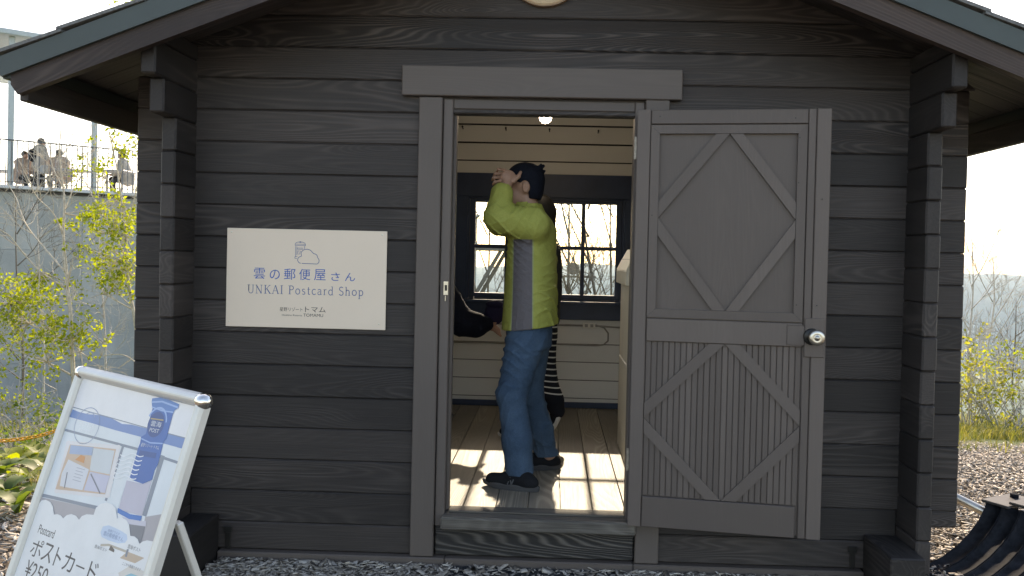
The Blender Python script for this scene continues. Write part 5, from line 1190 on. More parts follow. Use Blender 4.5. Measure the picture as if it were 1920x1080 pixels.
# people and tables on the deck
def Tt(a, b, z=0.0):
    """deck position: a along the edge, b inward"""
    p = P0 + tdir * a - tn * b; return Vector((p.x, p.y, DZ + z))
def deck_person(label, loc, face, hgt, top, bottom, hairc, pose='stand', bag=None):
    t = thing('person', loc, label, 'person', 'people on the terrace')
    s = hgt / 1.70; c, sn = math.cos(face), math.sin(face)
    def W(p): return (loc.x + s * (p[0] * c - p[1] * sn), loc.y + s * (p[0] * sn + p[1] * c), loc.z + s * p[2])
    def C(a, b, r0, r1): return S_cap(W(a), W(b), r0 * s, r1 * s)
    dz = 0.0 if pose == 'stand' else -0.36
    lean = 0.0 if pose == 'stand' else 0.12
    hx = lean + 0.05
    bd = [S_ell(W((hx, 0, 1.58 + dz)), (0.085 * s, 0.08 * s, 0.115 * s)), C((hx - .02, 0, 1.5 + dz), (lean, 0, 1.38 + dz), 0.05, 0.055), C((hx + .09, 0, 1.57 + dz), (hx + .095, 0, 1.555 + dz), 0.012, 0.014),
          C((0, 0, 0.98 + dz), (lean, 0, 1.36 + dz), 0.12, 0.12), C((lean, -.15, 1.37 + dz), (lean, .15, 1.37 + dz), 0.05, 0.05)]
    ar = []
    for q in (-1, 1):
        sh_, el, wr = (lean, .19 * q, 1.35 + dz), (lean + .08, .25 * q, 1.10 + dz), (lean + .28, .16 * q, 1.02 + dz)
        bd += [C(sh_, el, 0.045, 0.038), C(el, wr, 0.036, 0.026), C(wr, (wr[0] + .07, wr[1], wr[2]), 0.028, 0.022)] + [C((wr[0] + .06, wr[1] + .012 * k, wr[2]), (wr[0] + .13, wr[1] + .016 * k, wr[2] - .02), 0.010, 0.008) for k in (-1.5, -.5, .5, 1.5)] + [C((wr[0] + .03, wr[1], wr[2]), (wr[0] + .08, wr[1] - .05 * q, wr[2] + .01), 0.011, 0.009)]
        ar += [C(sh_, el, 0.09, 0.075), C(el, (wr[0] - .03, wr[1], wr[2]), 0.07, 0.05)]
        if pose == 'stand': lg = [((0, .09 * q, .95), (.02, .1 * q, .5)), ((.02, .1 * q, .5), (0, .1 * q, .08)), ((0, .1 * q, .05), (.14, .1 * q, .04))]
        else: lg = [((0, .09 * q, .56), (.40, .12 * q, .52)), ((.40, .12 * q, .52), (.38, .12 * q, .08)), ((.38, .12 * q, .05), (.52, .12 * q, .04))]
        bd += [C(lg[0][0], lg[0][1], .075, .055), C(lg[1][0], lg[1][1], .05, .036), C(lg[2][0], lg[2][1], .038, .03)]
        ar.append(None); ar[-1] = lg
    body('body', sdf_mesh(bd, 0.015, 0.015), M['skin'], t)
    tops = [C((0, -.06, 0.90 + dz), (lean, -.06, 1.36 + dz), 0.19, 0.16), C((0, .06, 0.90 + dz), (lean, .06, 1.36 + dz), 0.19, 0.16), C((lean, -.19, 1.36 + dz), (lean, .19, 1.36 + dz), 0.095, 0.095)] + [a for a in ar if isinstance(a, tuple) and callable(a[0])]
    body('top', sdf_mesh(tops, 0.016, 0.04, wr=0.006), top, t)
    leg = []
    for a in ar:
        if isinstance(a, list): leg += [C(a[0][0], a[0][1], .095, .075), C(a[1][0], a[1][1], .072, .055)]
    body('trousers', sdf_mesh(leg, 0.016, 0.04), bottom, t)
    body('hair', sdf_mesh([S_ell(W((hx - .02, 0, 1.615 + dz)), (0.10 * s, 0.095 * s, 0.105 * s))], 0.018, 0.03, carve=[S_ell(W((hx + .09, 0, 1.54 + dz)), (0.075 * s, 0.075 * s, 0.09 * s))]), hairc, t)
    if bag: body('backpack', sdf_mesh([S_ell(W((-0.20 + lean, 0, 1.18 + dz)), (0.12 * s, 0.14 * s, 0.20 * s))], 0.022, 0.03), bag, t)
    return t
M['beige_cloth'] = cloth('beige_cloth', (0.30, 0.28, 0.25), (0.48, 0.46, 0.42))[0]; M['rose_cloth'] = cloth('dusty_pink_cloth', (0.30, 0.22, 0.18), (0.44, 0.34, 0.28))[0]
M['grey_hair'] = plain('dark_grey_hair', (0.06, 0.06, 0.062), 0.6)
M['brown_hair'] = plain('brown_hair', (0.06, 0.035, 0.022), 0.6)
def at_y(px, Y):  # deck x for a picture column at a given depth (design helper, plain ray through the pinhole)
    d = _r.transposed() @ Vector(((px - 999.85) / 1493.0, (300 - 506.1) / 1493.0, 1.0)); k = (Y + 3.68) / d.y; return d.x * k
deck_person('standing person in pale beige jacket with dark backpack on the terrace', Vector((at_y(75, 19.5), 19.5, DZ)), R(60), 1.70, M['beige_cloth'], M['black_cloth'], M['grey_hair'], bag=M['black_cloth'])
deck_person('seated person in tan pink top, right of the standing one on the terrace', Vector((at_y(117, 19.3), 19.3, DZ)), R(150), 1.72, M['rose_cloth'], M['grey_jacket'], M['hair'], 'sit')
deck_person('leftmost seated person with brown hair beside the post on the terrace', Vector((at_y(40, 19.6), 19.6, DZ)), R(-20), 1.66, M['rose_cloth'], M['black_cloth'], M['brown_hair'], 'sit')
deck_person('person in grey behind the leaves nearest the cabin on the terrace', Vector((at_y(240, 19.6), 19.6, DZ)), R(200), 1.70, M['beige_cloth'], M['grey_jacket'], M['hair'], 'sit')
M['table'] = plain('grey_table_top', (0.30, 0.31, 0.31), 0.5)
for i, (px, Y, lb) in enumerate(((140, 19.0, 'grey cafe table between the seated people on the terrace'), (8, 19.6, 'grey cafe table at the far left of the terrace'), (215, 18.9, 'grey cafe table behind the leaves on the terrace'))):
    t = thing('cafe_table', (at_y(px, Y), Y, DZ), lb, 'table', 'cafe tables on the terrace')
    MB().box(-0.45, 0.45, -0.35, 0.35, 0.69, 0.73, 0.01).build('top', M['table'], t)
    for a in (-0.38, 0.38):
        for b in (-0.28, 0.28): MB().tube([(a, b, 0), (a, b, 0.69)], 0.018, 6).build('leg', M['rail_metal'], t)
def chair(px, Y, rz, lb):
    t = thing('chair', (at_y(px, Y), Y, DZ), lb, 'chair', 'chairs on the terrace', rz)
    MB().box(-0.21, 0.21, -0.21, 0.21, 0.42, 0.45, 0.008).build('seat', M['table'], t); MB().box(-0.21, -0.185, -0.21, 0.21, 0.56, 0.80, 0.008).build('backrest', M['table'], t)
    for a in (-0.19, 0.19):
        for b in (-0.19, 0.19): MB().tube([(a, b, 0), (a, b, 0.42 if a > 0 else 0.8)], 0.012, 6).build('leg', M['rail_metal'], t)
chair(117, 19.3, R(150), 'terrace chair under the seated person in tan pink top'); chair(40, 19.6, R(-20), 'terrace chair under the leftmost seated person'); chair(240, 19.6, R(200), 'terrace chair under the person nearest the cabin'); chair(92, 18.6, R(70), 'empty terrace chair by the railing in front of the standing person')

# ------------------------------------------------------------------ trees
def grow(limbs, seed, twigs=5, tl=0.55, depth=2, spread=0.8, up=0.35, r_end=0.0022):
    """tapered limbs with forking twigs; returns verts, faces, twig tips"""
    rd = random.Random(seed); mb = MB(); tips = []
    def twig(p, d, l, r, lev):
        n = 4; pts = [p]; q = p.copy(); dd = d.copy()
        for i in range(n):
            dd = (dd + Vector((rd.uniform(-1, 1), rd.uniform(-1, 1), rd.uniform(-1, 1))) * 0.22 + Vector((0, 0, 1)) * 0.06 * up).normalized(); q = q + dd * (l / n); pts.append(q.copy())
        mb.tube(pts, [r + (r_end * 0.7 - r) * i / n for i in range(n + 1)], 4, caps=False)
        tips.append((pts[-1], dd)); tips.append((pts[-2], dd))
        if lev > 0:
            for _ in range(rd.randint(2, 3)):
                i = rd.randint(1, n - 1); a = rd.uniform(0, 6.283)
                side = dd.orthogonal().normalized(); side.rotate(Matrix.Rotation(a, 3, dd))
                twig(pts[i], (dd + side * spread * rd.uniform(.6, 1.2) + Vector((0, 0, up * .5))).normalized(), l * rd.uniform(.45, .7), max(r_end, r * .6), lev - 1)
    for pts, r0, r1, nt_ in limbs:
        P = [Vector(p) for p in pts]
        # resample smoothly
        Q = []
        for i in range(len(P) - 1):
            a, b = P[i], P[i + 1]; c0 = P[i - 1] if i else a * 2 - b; c3 = P[i + 2] if i + 2 < len(P) else b * 2 - a
            for k in range(4):
                t = k / 4; Q.append(0.5 * ((2 * a) + (b - c0) * t + (2 * c0 - 5 * a + 4 * b - c3) * t * t + (3 * a - c0 - 3 * b + c3) * t ** 3))
        Q.append(P[-1]); n = len(Q)
        rr = [r0 + (r1 - r0) * i / (n - 1) for i in range(n)]
        mb.tube(Q, rr, 7, caps=True)
        tips.append((Q[-1], (Q[-1] - Q[-2]).normalized()))
        for _ in range(nt_):
            i = rd.randint(max(1, n // 4), n - 2); dd = (Q[i + 1] - Q[i]).normalized(); a = rd.uniform(0, 6.283)
            side = dd.orthogonal().normalized(); side.rotate(Matrix.Rotation(a, 3, dd))
            twig(Q[i], (dd * .5 + side * spread + Vector((0, 0, up))).normalized(), tl * rd.uniform(.5, 1.1), max(r_end, min(rr[i] * .5, 0.009)), depth)
    return mb, tips
def leaf_arrays(pts, size, rd, bend=0.25):
    """one folded leaf (two quads) per (point, direction)"""
    n = len(pts); V = np.zeros((n * 6, 3), np.float32); F = np.zeros((n * 2, 4), np.int32)
    for i, (p, d) in enumerate(pts):
        d = Vector(d).normalized(); s = d.orthogonal().normalized(); s.rotate(Matrix.Rotation(rd.uniform(0, 6.283), 3, d)); nn = d.cross(s)
        l = size * rd.uniform(.6, 1.25); w_ = l * rd.uniform(.28, .40); p = Vector(p)
        m1, m2, t = p + d * l * .35 - nn * l * bend * .3, p + d * l * .7 - nn * l * bend * .6, p + d * l - nn * l * bend
        c = [p, m1 + s * w_ + nn * w_ * .35, m2 * .5 + t * .5 + s * w_ * .4, t, m2 * .5 + t * .5 - s * w_ * .4, m1 - s * w_ + nn * w_ * .35]
        V[i * 6:i * 6 + 6] = [tuple(q) for q in c]
        F[i * 2] = [i * 6, i * 6 + 1, i * 6 + 2, i * 6 + 3]; F[i * 2 + 1] = [i * 6, i * 6 + 3, i * 6 + 4, i * 6 + 5]
    return V, F
def rdir(rd, up=0.3):
    return Vector((rd.gauss(0, 1), rd.gauss(0, 1), rd.gauss(0, 1) + up)).normalized()
def tree(name, label, cat, limbs, seed, bark, leafm=None, blobs=(), lsize=0.05, group=None, twigs_leaves=0, **kw):
    base = Vector(limbs[0][0][0]); t = thing(name, base, label, cat, group); rd = random.Random(seed + 99)
    mb, tips = grow(limbs, seed, **kw)
    lp_ = []
    allp = [Vector(p) for l in limbs for p in l[0]]
    for (c, r, n) in blobs:   # leafy sprays: a twig from the nearest limb, then tufts along it
        c = Vector(c); near = min(allp, key=lambda q: (q - c).length)
        n = n * 1.6; k = max(3, int(n / 16))
        for _ in range(k):
            q = c + Vector((rd.gauss(0, .5), rd.gauss(0, .7), rd.gauss(0, .5))) * r
            mid = near.lerp(q, .55) + Vector((rd.uniform(-1, 1), rd.uniform(-1, 1), -0.3)) * 0.12 * (q - near).length
            mb.tube([near, mid, q], [0.006, 0.004, 0.0018], 4, caps=False)
            for __ in range(int(n / k)):
                tt = rd.uniform(.55, 1.08); a = mid.lerp(q, tt) + Vector((rd.gauss(0, 1), rd.gauss(0, 1), rd.gauss(0, 1))) * 0.05 * r / 0.3
                lp_.append((a, rdir(rd, 0.2)))
    for (p, d) in tips:
        for _ in range(twigs_leaves): lp_.append((p + rdir(rd) * 0.03, (Vector(d) + rdir(rd) * .8).normalized()))
    mb.V = [(v[0] - base.x, v[1] - base.y, v[2] - base.z) for v in mb.V]
    mb.build('trunk', bark, t, smooth=True)
    if lp_ and leafm:
        V, F = leaf_arrays(lp_, lsize, rd); obj('crown', npmesh('crown', V - np.array(base), F, leafm), t)
    return t
def ray(px, py, Y):
    d = _r.transposed() @ Vector(((px - 999.85) / 1493.0, (py - 506.1) / 1493.0, 1.0)); k = (Y + 3.68) / d.y; return Vector((d.x * k, -3.68 + d.y * k, 1.4455 + d.z * k))
def rl(pts, Y, dy=0.0): return [ray(a, b, Y + dy * i) for i, (a, b) in enumerate(pts)]
def gpt(px, Y, dz=-0.1): p = ray(px, 700, Y); return Vector((p.x, p.y, gz(p.x, p.y) + dz))
# tree A: the pale young trunk left of the cabin
ya = 6.0
A = [([gpt(146, ya)] + rl([(142, 780), (138, 710), (135, 651), (132, 581), (127, 544), (124, 506), (119, 443), (121, 380), (116, 330), (112, 285), (115, 235)], ya), 0.030, 0.006, 8),
     (rl([(124, 540), (75, 508), (41, 471), (19, 443), (0, 430), (-30, 400)], ya, -.12), 0.011, 0.004, 5), (rl([(121, 508), (88, 470), (55, 430), (40, 400), (30, 370), (5, 330)], ya, .15), 0.011, 0.004, 6),
     (rl([(118, 440), (100, 400), (70, 370), (55, 340), (35, 300)], ya, -.1), 0.010, 0.003, 5), (rl([(135, 650), (100, 625), (55, 607), (20, 570), (-10, 545)], ya, .1), 0.010, 0.004, 4), (rl([(137, 705), (90, 680), (40, 660), (0, 648), (-30, 635)], ya, -.15), 0.012, 0.005, 4),
     (rl([(134, 640), (150, 660), (155, 690), (146, 712)], ya, -.03), 0.009, 0.006, 3), (rl([(126, 520), (135, 500), (150, 488)], ya, .05), 0.007, 0.003, 2), (rl([(119, 400), (140, 350), (170, 300), (180, 260)], ya, .12), 0.009, 0.003, 6), (rl([(117, 350), (98, 310), (92, 270), (85, 235)], ya, .05), 0.007, 0.003, 5)]
tree('young_birch', 'slender pale trunk with bare branches beside the poster stand', 'tree', A, 11, M['bark_tan'], M['leaf_spring'],
     [(ray(45, 560, 6.2), .42, 260), (ray(20, 600, 5.9), .35, 200), (ray(75, 530, 6.1), .3, 150), (ray(70, 620, 6.0), .35, 170), (ray(120, 620, 5.9), .3, 120), (ray(100, 660, 5.8), .3, 110), (ray(160, 610, 6.1), .25, 70), (ray(15, 530, 6.2), .3, 110), (ray(105, 420, 6.1), .12, 26), (ray(155, 395, 6.2), .14, 34), (ray(150, 470, 6.0), .14, 28), (ray(170, 640, 6.0), .25, 50)],
     0.050, twigs_leaves=0, tl=0.55, depth=2)
# tree B: leafier one against the cabin's left edge
yb_ = 7.0
Bt = [([gpt(262, yb_)] + rl([(258, 660), (252, 594), (246, 560), (239, 506), (236, 440), (228, 380), (222, 330), (212, 280), (205, 250)], yb_), 0.026, 0.006, 7),
      (rl([(238, 490), (215, 440), (190, 400), (165, 350), (150, 320)], yb_, .12), 0.010, 0.003, 6), (rl([(248, 580), (220, 565), (195, 552), (165, 560)], yb_, -.1), 0.009, 0.003, 4), (rl([(234, 430), (250, 380), (262, 330), (270, 300)], yb_, -.08), 0.009, 0.003, 4), (rl([(256, 680), (230, 665), (190, 668), (165, 680)], yb_, .08), 0.008, 0.003, 4), (rl([(226, 370), (200, 335), (190, 300), (175, 280)], yb_, .1), 0.008, 0.003, 5)]
tree('leafy_sapling', 'sapling with bright yellow green leaves against the cabin edge, before the concrete', 'tree', Bt, 23, M['bark_tan'], M['leaf_spring'],
     [(ray(205, 415, 7.1), .30, 150), (ray(235, 450, 6.9), .32, 170), (ray(190, 490, 7.0), .28, 150), (ray(225, 500, 7.1), .3, 170), (ray(215, 540, 6.9), .22, 80), (ray(175, 395, 7.1), .22, 70), (ray(240, 400, 7.0), .25, 120), (ray(185, 330, 7.2), .25, 80), (ray(235, 290, 7.1), .25, 110), (ray(215, 255, 7.0), .22, 70), (ray(150, 300, 7.2), .15, 20), (ray(190, 380, 7.0), .25, 80), (ray(190, 620, 7.0), .15, 26), (ray(250, 520, 7), .25, 90)],
     0.054, tl=0.6, depth=2)
# further thin stems in front of the concrete
for i, (px, Y, top, lb) in enumerate(((30, 7.6, 330, 'thin bare sapling at the left edge before the concrete wall'), (185, 9.0, 250, 'bare many twigged sapling between the pale trunk and the leafy sapling'), (70, 9.6, 260, 'bare sapling reaching up to the terrace railing'))):
    b0 = gpt(px + 10, Y); hh = ray(px, top, Y)
    lim = [([b0, b0.lerp(hh, .3) + Vector((.06, 0, 0)), b0.lerp(hh, .65) + Vector((-.05, .05, 0)), hh], 0.022, 0.004, 16)]
    for k in range(5):
        t = .3 + .12 * k; s = b0.lerp(hh, t); e = s + Vector((random.uniform(-.9, .9), random.uniform(-.4, .4), random.uniform(.5, 1.1))); lim.append(([s, s.lerp(e, .5) + Vector((0, 0, -.06)), e], 0.010, 0.003, 6))
    tree('bare_sapling', lb, 'tree', lim, 31 + i, M['bark'] if i else M['bark_dark'], M['leaf_spring'], (), 0.035, 'bare saplings by the terrace', twigs_leaves=0, tl=0.6)
# tall tree whose leafy tip shows above the roof at the left
tip = ray(246, 6, 9.5); b0 = gpt(330, 9.5)
tree('tall_sapling', 'tall tree behind the cabin, its leafy tip showing above the left roof', 'tree', [([b0, b0.lerp(tip, .4) + Vector((.1, 0, 0)), b0.lerp(tip, .75), tip], 0.05, 0.005, 18)], 47, M['bark'], M['leaf_spring'], [(ray(248, 6, 9.5), .22, 40), (ray(222, 12, 9.5), .1, 6), (ray(262, 20, 9.5), .2, 30)], 0.06)
# trees seen through the back window and to the right of the cabin
def bare(lb, px, Y, top, seed, spread_x=1.0, nb_=6, r=0.03, leaf=None, blobs=(), bark='bark', tw=16, lean=0.0, tl=.7, name='bare_tree', ls=0.05):
    b0 = gpt(px, Y); hh = ray(px + lean, top, Y); rd = random.Random(seed)
    lim = [([b0, b0.lerp(hh, .35) + Vector((rd.uniform(-.1, .1), 0, 0)), b0.lerp(hh, .7) + Vector((rd.uniform(-.1, .1), 0, 0)), hh], r, 0.005, tw)]
    for k in range(nb_):
        t = .25 + .6 * k / nb_; s = b0.lerp(hh, t); H = (hh - b0).length
        e = s + Vector((rd.choice((-1, 1)) * rd.uniform(.25, .6) * spread_x, rd.uniform(-.4, .4), rd.uniform(.2, .38) * H)); lim.append(([s, s.lerp(e, .5) + Vector((0, 0, -.05)), e], r * .45, 0.003, 7))
    return tree(name, lb, 'tree', lim, seed, M[bark], leaf, blobs, ls, 'trees beyond the cabin', tl=tl)
bare('bare forked tree seen in the middle of the rear window', 1066, 6.4, 250, 61, 1.0, 6, 0.030, bark='bark_dark')
bare('bare tree at the right of the rear window view', 1118, 7.0, 260, 62, 1.0, 6, 0.032, tw=9, lean=-20, bark='bark_dark')
bare('thin bare tree at the right edge of the rear window', 1150, 8.0, 270, 63, 1.0, 5, 0.026, tw=8, bark='bark_dark')
bare('bare tree seen in the left half of the rear window', 915, 8.0, 300, 64, 1.0, 4, 0.024, tw=7, bark='bark_dark')
bare('twiggy bare tree close to the right cabin corner', 1822, 7.5, 440, 71, .7, 5, 0.020, tw=10, tl=.5)
bare('bare many stemmed tree at the right edge of the picture', 1862, 8.2, 480, 72, .8, 5, 0.018, tw=10, tl=.5)
bare('grey bare tree in the right background', 1905, 9.5, 560, 73, .9, 4, 0.018, tw=8, bark='bark_dark', tl=.6)
def shrub(lb, px, py, Y, w_, hgt, n, seed, lm, ls=0.045, name='shrub'):
    rd = random.Random(seed); b0 = gpt(px, Y, -0.02); lim = []; bl = []
    for k in range(9):
        a = rd.uniform(-1, 1); e = b0 + Vector((a * w_, rd.uniform(-.5, .5) * w_, hgt * rd.uniform(.6, 1.05))); lim.append(([b0 + Vector((a * .08, rd.uniform(-.08, .08), 0)), b0.lerp(e, .5) + Vector((a * .06, 0, .05)), e], 0.009, 0.002, 2))
        bl.append((e, .22, n / 18)); bl.append((b0.lerp(e, rd.uniform(.35, .8)), .26, n / 18))
    return tree(name, lb, 'shrub', lim, seed, M['bark'], lm, bl, ls, 'shrubs on the slope', tl=.4, depth=1)
shrub('yellow green shrub touching the right cabin corner', 1818, 700, 5.6, .55, 0.95, 330, 81, M['leaf_yellow'])
shrub('low yellow green shrub at the right edge of the picture', 1885, 720, 5.4, .6, 0.65, 330, 82, M['leaf_yellow'])
shrub('taller loose shrub behind the right grass verge', 1852, 680, 6.6, .6, 1.15, 200, 83, M['leaf_yellow'])
shrub('olive green shrub at the far right of the verge', 1925, 720, 6.0, .6, 0.9, 420, 84, M['leaf_spring'])
shrub('bright green shrub low at the left edge before the concrete', 30, 640, 5.2, .55, 0.95, 420, 85, M['leaf_spring'], 0.04)
shrub('pale green shrub behind the top of the poster stand', 120, 700, 5.0, .5, 0.55, 240, 86, M['leaf_green'], 0.04)
shrub('leafy green shrub under the yellow chain', 40, 760, 3.6, .45, 0.35, 260, 87, M['leaf_green'], 0.05)
# broad leaved plants at the left
def rosette(lb, p, n, ll, seed, mat, rise=0.9):
    rd = random.Random(seed); t = thing('broadleaf_plant', p, lb, 'plant', 'broad leaved plants by the chain')
    for k in range(n):
        a = 2 * math.pi * k / n + rd.uniform(-.3, .3); l = ll * rd.uniform(.7, 1.15); w_ = l * rd.uniform(.15, .22); el = rise * rd.uniform(.6, 1.2); V = []; F = []
        x, z = 0.0, 0.0; e = el
        for i in range(6):
            u = i / 5; ww = w_ * math.sin(math.pi * min(1, u * .93 + .07)) ** .8; c_, s_ = math.cos(a), math.sin(a)
            for q, dz in ((-1, .25), (0, 0), (1, .25)): V.append((x * c_ - q * ww * s_, x * s_ + q * ww * c_, z + dz * ww))
            x += l / 5 * math.cos(e); z += l / 5 * math.sin(e); e -= .42 * rd.uniform(.6, 1.2)
        for i in range(5):
            for q in (0, 1): F.append((i * 3 + q, i * 3 + q + 1, i * 3 + q + 4, i * 3 + q + 3))
        obj('leaf', mesh('leaf', V, F, mat, smooth=True), t)
    return t
pl_lab = ['tall broad leaved plant behind the yellow chain by the poster frame', 'broad leaved plant at the left edge above the chain', 'broad leaved plant just under the chain by the poster frame', 'wide leaved plant at the left edge under the chain', 'light green plant low beside the poster frame', 'leafy plant at the far left in the wood chips', 'small plant between wood chips near the poster frame', 'bright tuft of leaves at the left edge of the grass', 'drooping dull green leaf plant beside the poster leg', 'plant in the shade behind the chain', 'plant under the middle of the visible chain', 'plant right of the wide leaved one, under the chain', 'low plant between the chips and the chain plants', 'plant in the shade behind the poster frame edge', 'shaded plant at the far left behind the chain']
pl_spec = [(95, 790, 3.2, 9, .42, 1.15), (20, 800, 3.0, 9, .40, 1.0), (85, 840, 2.5, 9, .32, .9), (15, 850, 2.3, 8, .38, .7), (70, 880, 1.9, 9, .26, .8), (10, 915, 1.4, 8, .28, .8), (50, 925, 1.2, 7, .20, .9), (15, 965, .9, 8, .24, .9), (32, 1005, .55, 6, .26, 1.2), (60, 775, 3.8, 9, .42, 1.1), (45, 830, 2.7, 10, .34, 1.0), (75, 860, 2.2, 9, .30, .8), (30, 880, 1.85, 9, .26, .9), (110, 770, 3.9, 9, .40, 1.2), (5, 780, 3.6, 9, .40, 1.1)]
for i, (px, py, Y, n, ll, rise) in enumerate(pl_spec):
    p = ray(px, py, Y); rosette(pl_lab[i], Vector((p.x, p.y, gz(p.x, p.y) + .01)), n, ll, 200 + i, M['leaf_green'] if i % 3 else M['leaf_spring'], rise)

# ------------------------------------------------------------------ yellow plastic chain
ch = thing('yellow_chain', ray(0, 822, 2.3), 'yellow plastic chain sagging across the undergrowth at left', 'chain')
M['yellow'] = plain('yellow_orange_plastic', (0.72, 0.36, 0.015), 0.4, vary=0.08)
ca_, cb_ = ray(-60, 828, 2.15), ray(190, 772, 2.85); nl = 30; o0 = Vector(ch.location)
ring = []
for i in range(14):
    a = 2 * math.pi * i / 14; ring.append((0.024 * math.cos(a) + (0.011 if math.cos(a) > 0 else -0.011), 0.0135 * math.sin(a), 0))
ring.append(ring[0]); lk = MB().tube(ring, 0.0048, 6, caps=False).me('link', M['yellow'], True)
for i in range(nl):
    t = (i + .5) / nl; p = ca_.lerp(cb_, t); p.z -= 0.10 * 4 * t * (1 - t) - 0.02
    d = (cb_ - ca_).normalized(); d.z -= 0.10 * 4 * (1 - 2 * t) / (cb_ - ca_).length; q = d.to_track_quat('X', 'Z').to_matrix().to_4x4() @ Matrix.Rotation((i % 2) * math.pi / 2 + 0.5, 4, 'X')
    o = obj('link', lk, ch); o.matrix_local = Matrix.Translation(p - o0) @ q
M['yellow_post'] = M['yellow']
for k, (p, lb) in enumerate(((ca_, 'yellow chain post outside left'), (cb_, 'yellow chain post hidden behind the poster stand'))):
    h_ = p.z - gz(p.x, p.y)
    MB().tube([(0, 0, -h_ - .05), (0, 0, 0.06)], 0.018, 10).build('post', M['yellow'], ch, p - o0)

# ------------------------------------------------------------------ frames seen through the rear window
def stick(mb, a, b, w_): mb.add(*( (lambda m: (m.V, m.F))(seg(a, b, w_, w_)) ))
vf = thing('timber_support', (-0.9, 7.0, -0.6), 'slanted timber support seen through the left rear window', 'support')
M['grey_timber'] = plain('grey_timber', (0.24, 0.22, 0.19), 0.8, vary=0.25, scale=12)
for a, b in (((-1.03, 7, .95), (-0.68, 7, 1.58)), ((-0.96, 7.06, .95), (-0.61, 7.06, 1.58)), ((-1.03, 7, .95), (-1.14, 7, 1.40))):
    seg(Vector(a) - Vector(vf.location), Vector(b) - Vector(vf.location), 0.05, 0.05).build('strut', M['grey_timber'], vf)
MB().box(-0.08, 0.08, -0.05, 0.05, -0.6, 1.57, 0.01).build('foot_post', M['grey_timber'], vf, (-0.1, 0.05, 0))
MB().box(-1.0, 0.6, -0.05, 0.1, 2.13, 2.22, 0.01).build('beam', M['grey_timber'], vf)
ds = thing('round_marker', (0.30, 7.0, -0.7), 'round disc on a crossbar with slanted legs seen through the right rear window', 'marker')
MB().lathe([(0, -0.015), (0.085, -0.015), (0.085, 0.015), (0, 0.015)], (-0.03, 0, 2.02), 24, 'y').build('disc', M['grey_timber'], ds)
MB().box(-0.16, 0.28, -0.02, 0.02, 1.90, 1.93, 0.004).build('crossbar', M['grey_timber'], ds); MB().box(0.2, 0.25, -0.03, 0.03, 1.86, 1.97, 0.004).build('clamp', M['grey_timber'], ds)
for dx in (0.0, 0.05): seg((-0.15 + dx, 0, 1.90), (0.35 + dx, 0, 0.0), 0.022, 0.022).build('leg', M['grey_timber'], ds)
seg((0.2, 0, 1.9), (-0.25, 0, 0), 0.022, 0.022).build('leg', M['grey_timber'], ds)

# ------------------------------------------------------------------ black ribbed thing at the right corner
bk = thing('ribbed_metal_seat', (2.1, 0.1, 0), 'black curved ribbed metal piece with plates on top, by the right cabin corner', 'metal seat', None, R(30))
M['black_paint'] = plain('worn_black_paint', (0.018, 0.020, 0.024), 0.75, vary=0.5, scale=22, bump=0.1, spec=0.04)
M['grey_plate'] = plain('grey_metal_plate', (0.06, 0.06, 0.062), 0.6, 0.2, vary=0.3)
prof = [(-0.72, 0.036), (-0.66, 0.036), (-0.55, 0.036), (-0.44, 0.046), (-0.33, 0.066), (-0.22, 0.102), (-0.12, 0.152), (-0.05, 0.206), (0.0, 0.262), (0.02, 0.30)]
nb3 = 9
for b in range(nb3):
    ya_, yb2 = 0.285 - 0.085 * b, 0.285 - 0.085 * (b + 1) + 0.004
    mb = MB()
    # shallow channel between two raised lips
    cs_ = [(0.0, 0.010), (0.03, 0.012), (0.06, 0.009), (0.10, 0.0), (0.5, -0.003), (0.90, 0.0), (0.94, 0.009), (0.97, 0.012), (1.0, 0.010)]
    n = len(cs_); V = []; F = []
    for i, (x, z) in enumerate(prof):
        p, q = prof[max(i - 1, 0)], prof[min(i + 1, len(prof) - 1)]; dx, dz = q[0] - p[0], q[1] - p[1]; l = math.hypot(dx, dz); nx_, nz_ = -dz / l, dx / l
        for t, h_ in cs_: V.append((x + nx_ * h_, ya_ + (yb2 - ya_) * t - 0.1, z + nz_ * h_))
        for t, h_ in cs_: V.append((x + nx_ * (h_ - .012), ya_ + (yb2 - ya_) * t - 0.1, z + nz_ * (h_ - .012)))
    for i in range(len(prof) - 1):
        for k in range(n - 1):
            F.append((i * 2 * n + k, i * 2 * n + k + 1, (i + 1) * 2 * n + k + 1, (i + 1) * 2 * n + k)); F.append((i * 2 * n + n + k, (i + 1) * 2 * n + n + k, (i + 1) * 2 * n + n + k + 1, i * 2 * n + n + k + 1))
        for k in (0, n - 1): F.append((i * 2 * n + k, i * 2 * n + n + k, (i + 1) * 2 * n + n + k, (i + 1) * 2 * n + k))
    e = (len(prof) - 1) * 2 * n
    F.append(tuple(e + k for k in range(n)) + tuple(e + n + k for k in range(n - 1, -1, -1))); F.append(tuple(range(n - 1, -1, -1)) + tuple(range(n, 2 * n)))
    mb.add(V, F).build('band', M['black_paint'], bk, (0.235, 0, -0.028), smooth=True)
for k, (x0, x1, y0, y1, z) in enumerate(((0.165, 0.42, 0.10, 0.24, 0.300), (0.19, 0.50, -0.02, 0.115, 0.318), (0.20, 0.5, -0.16, -0.01, 0.302), (0.20, 0.52, -0.60, -0.17, 0.312))):
    MB().box(x0, x1, y0, y1, z, z + 0.014, 0.003).build('plate', M['grey_plate'], bk, (0.07, -0.03, -0.035))
MB().tube([(0.05, 0.72, 0.40), (0.226, 0.331, 0.25), (0.297, 0.175, 0.19), (0.37, 0.02, 0.13)], 0.024, 12).build('tube', M['metal'], bk, smooth=True)
for k, (x, y) in enumerate(((0.42, 0.15), (0.42, -0.5))): MB().tube([(x, y, -0.02), (x, y, 0.30)], 0.02, 10).build('leg', M['black_paint'], bk)

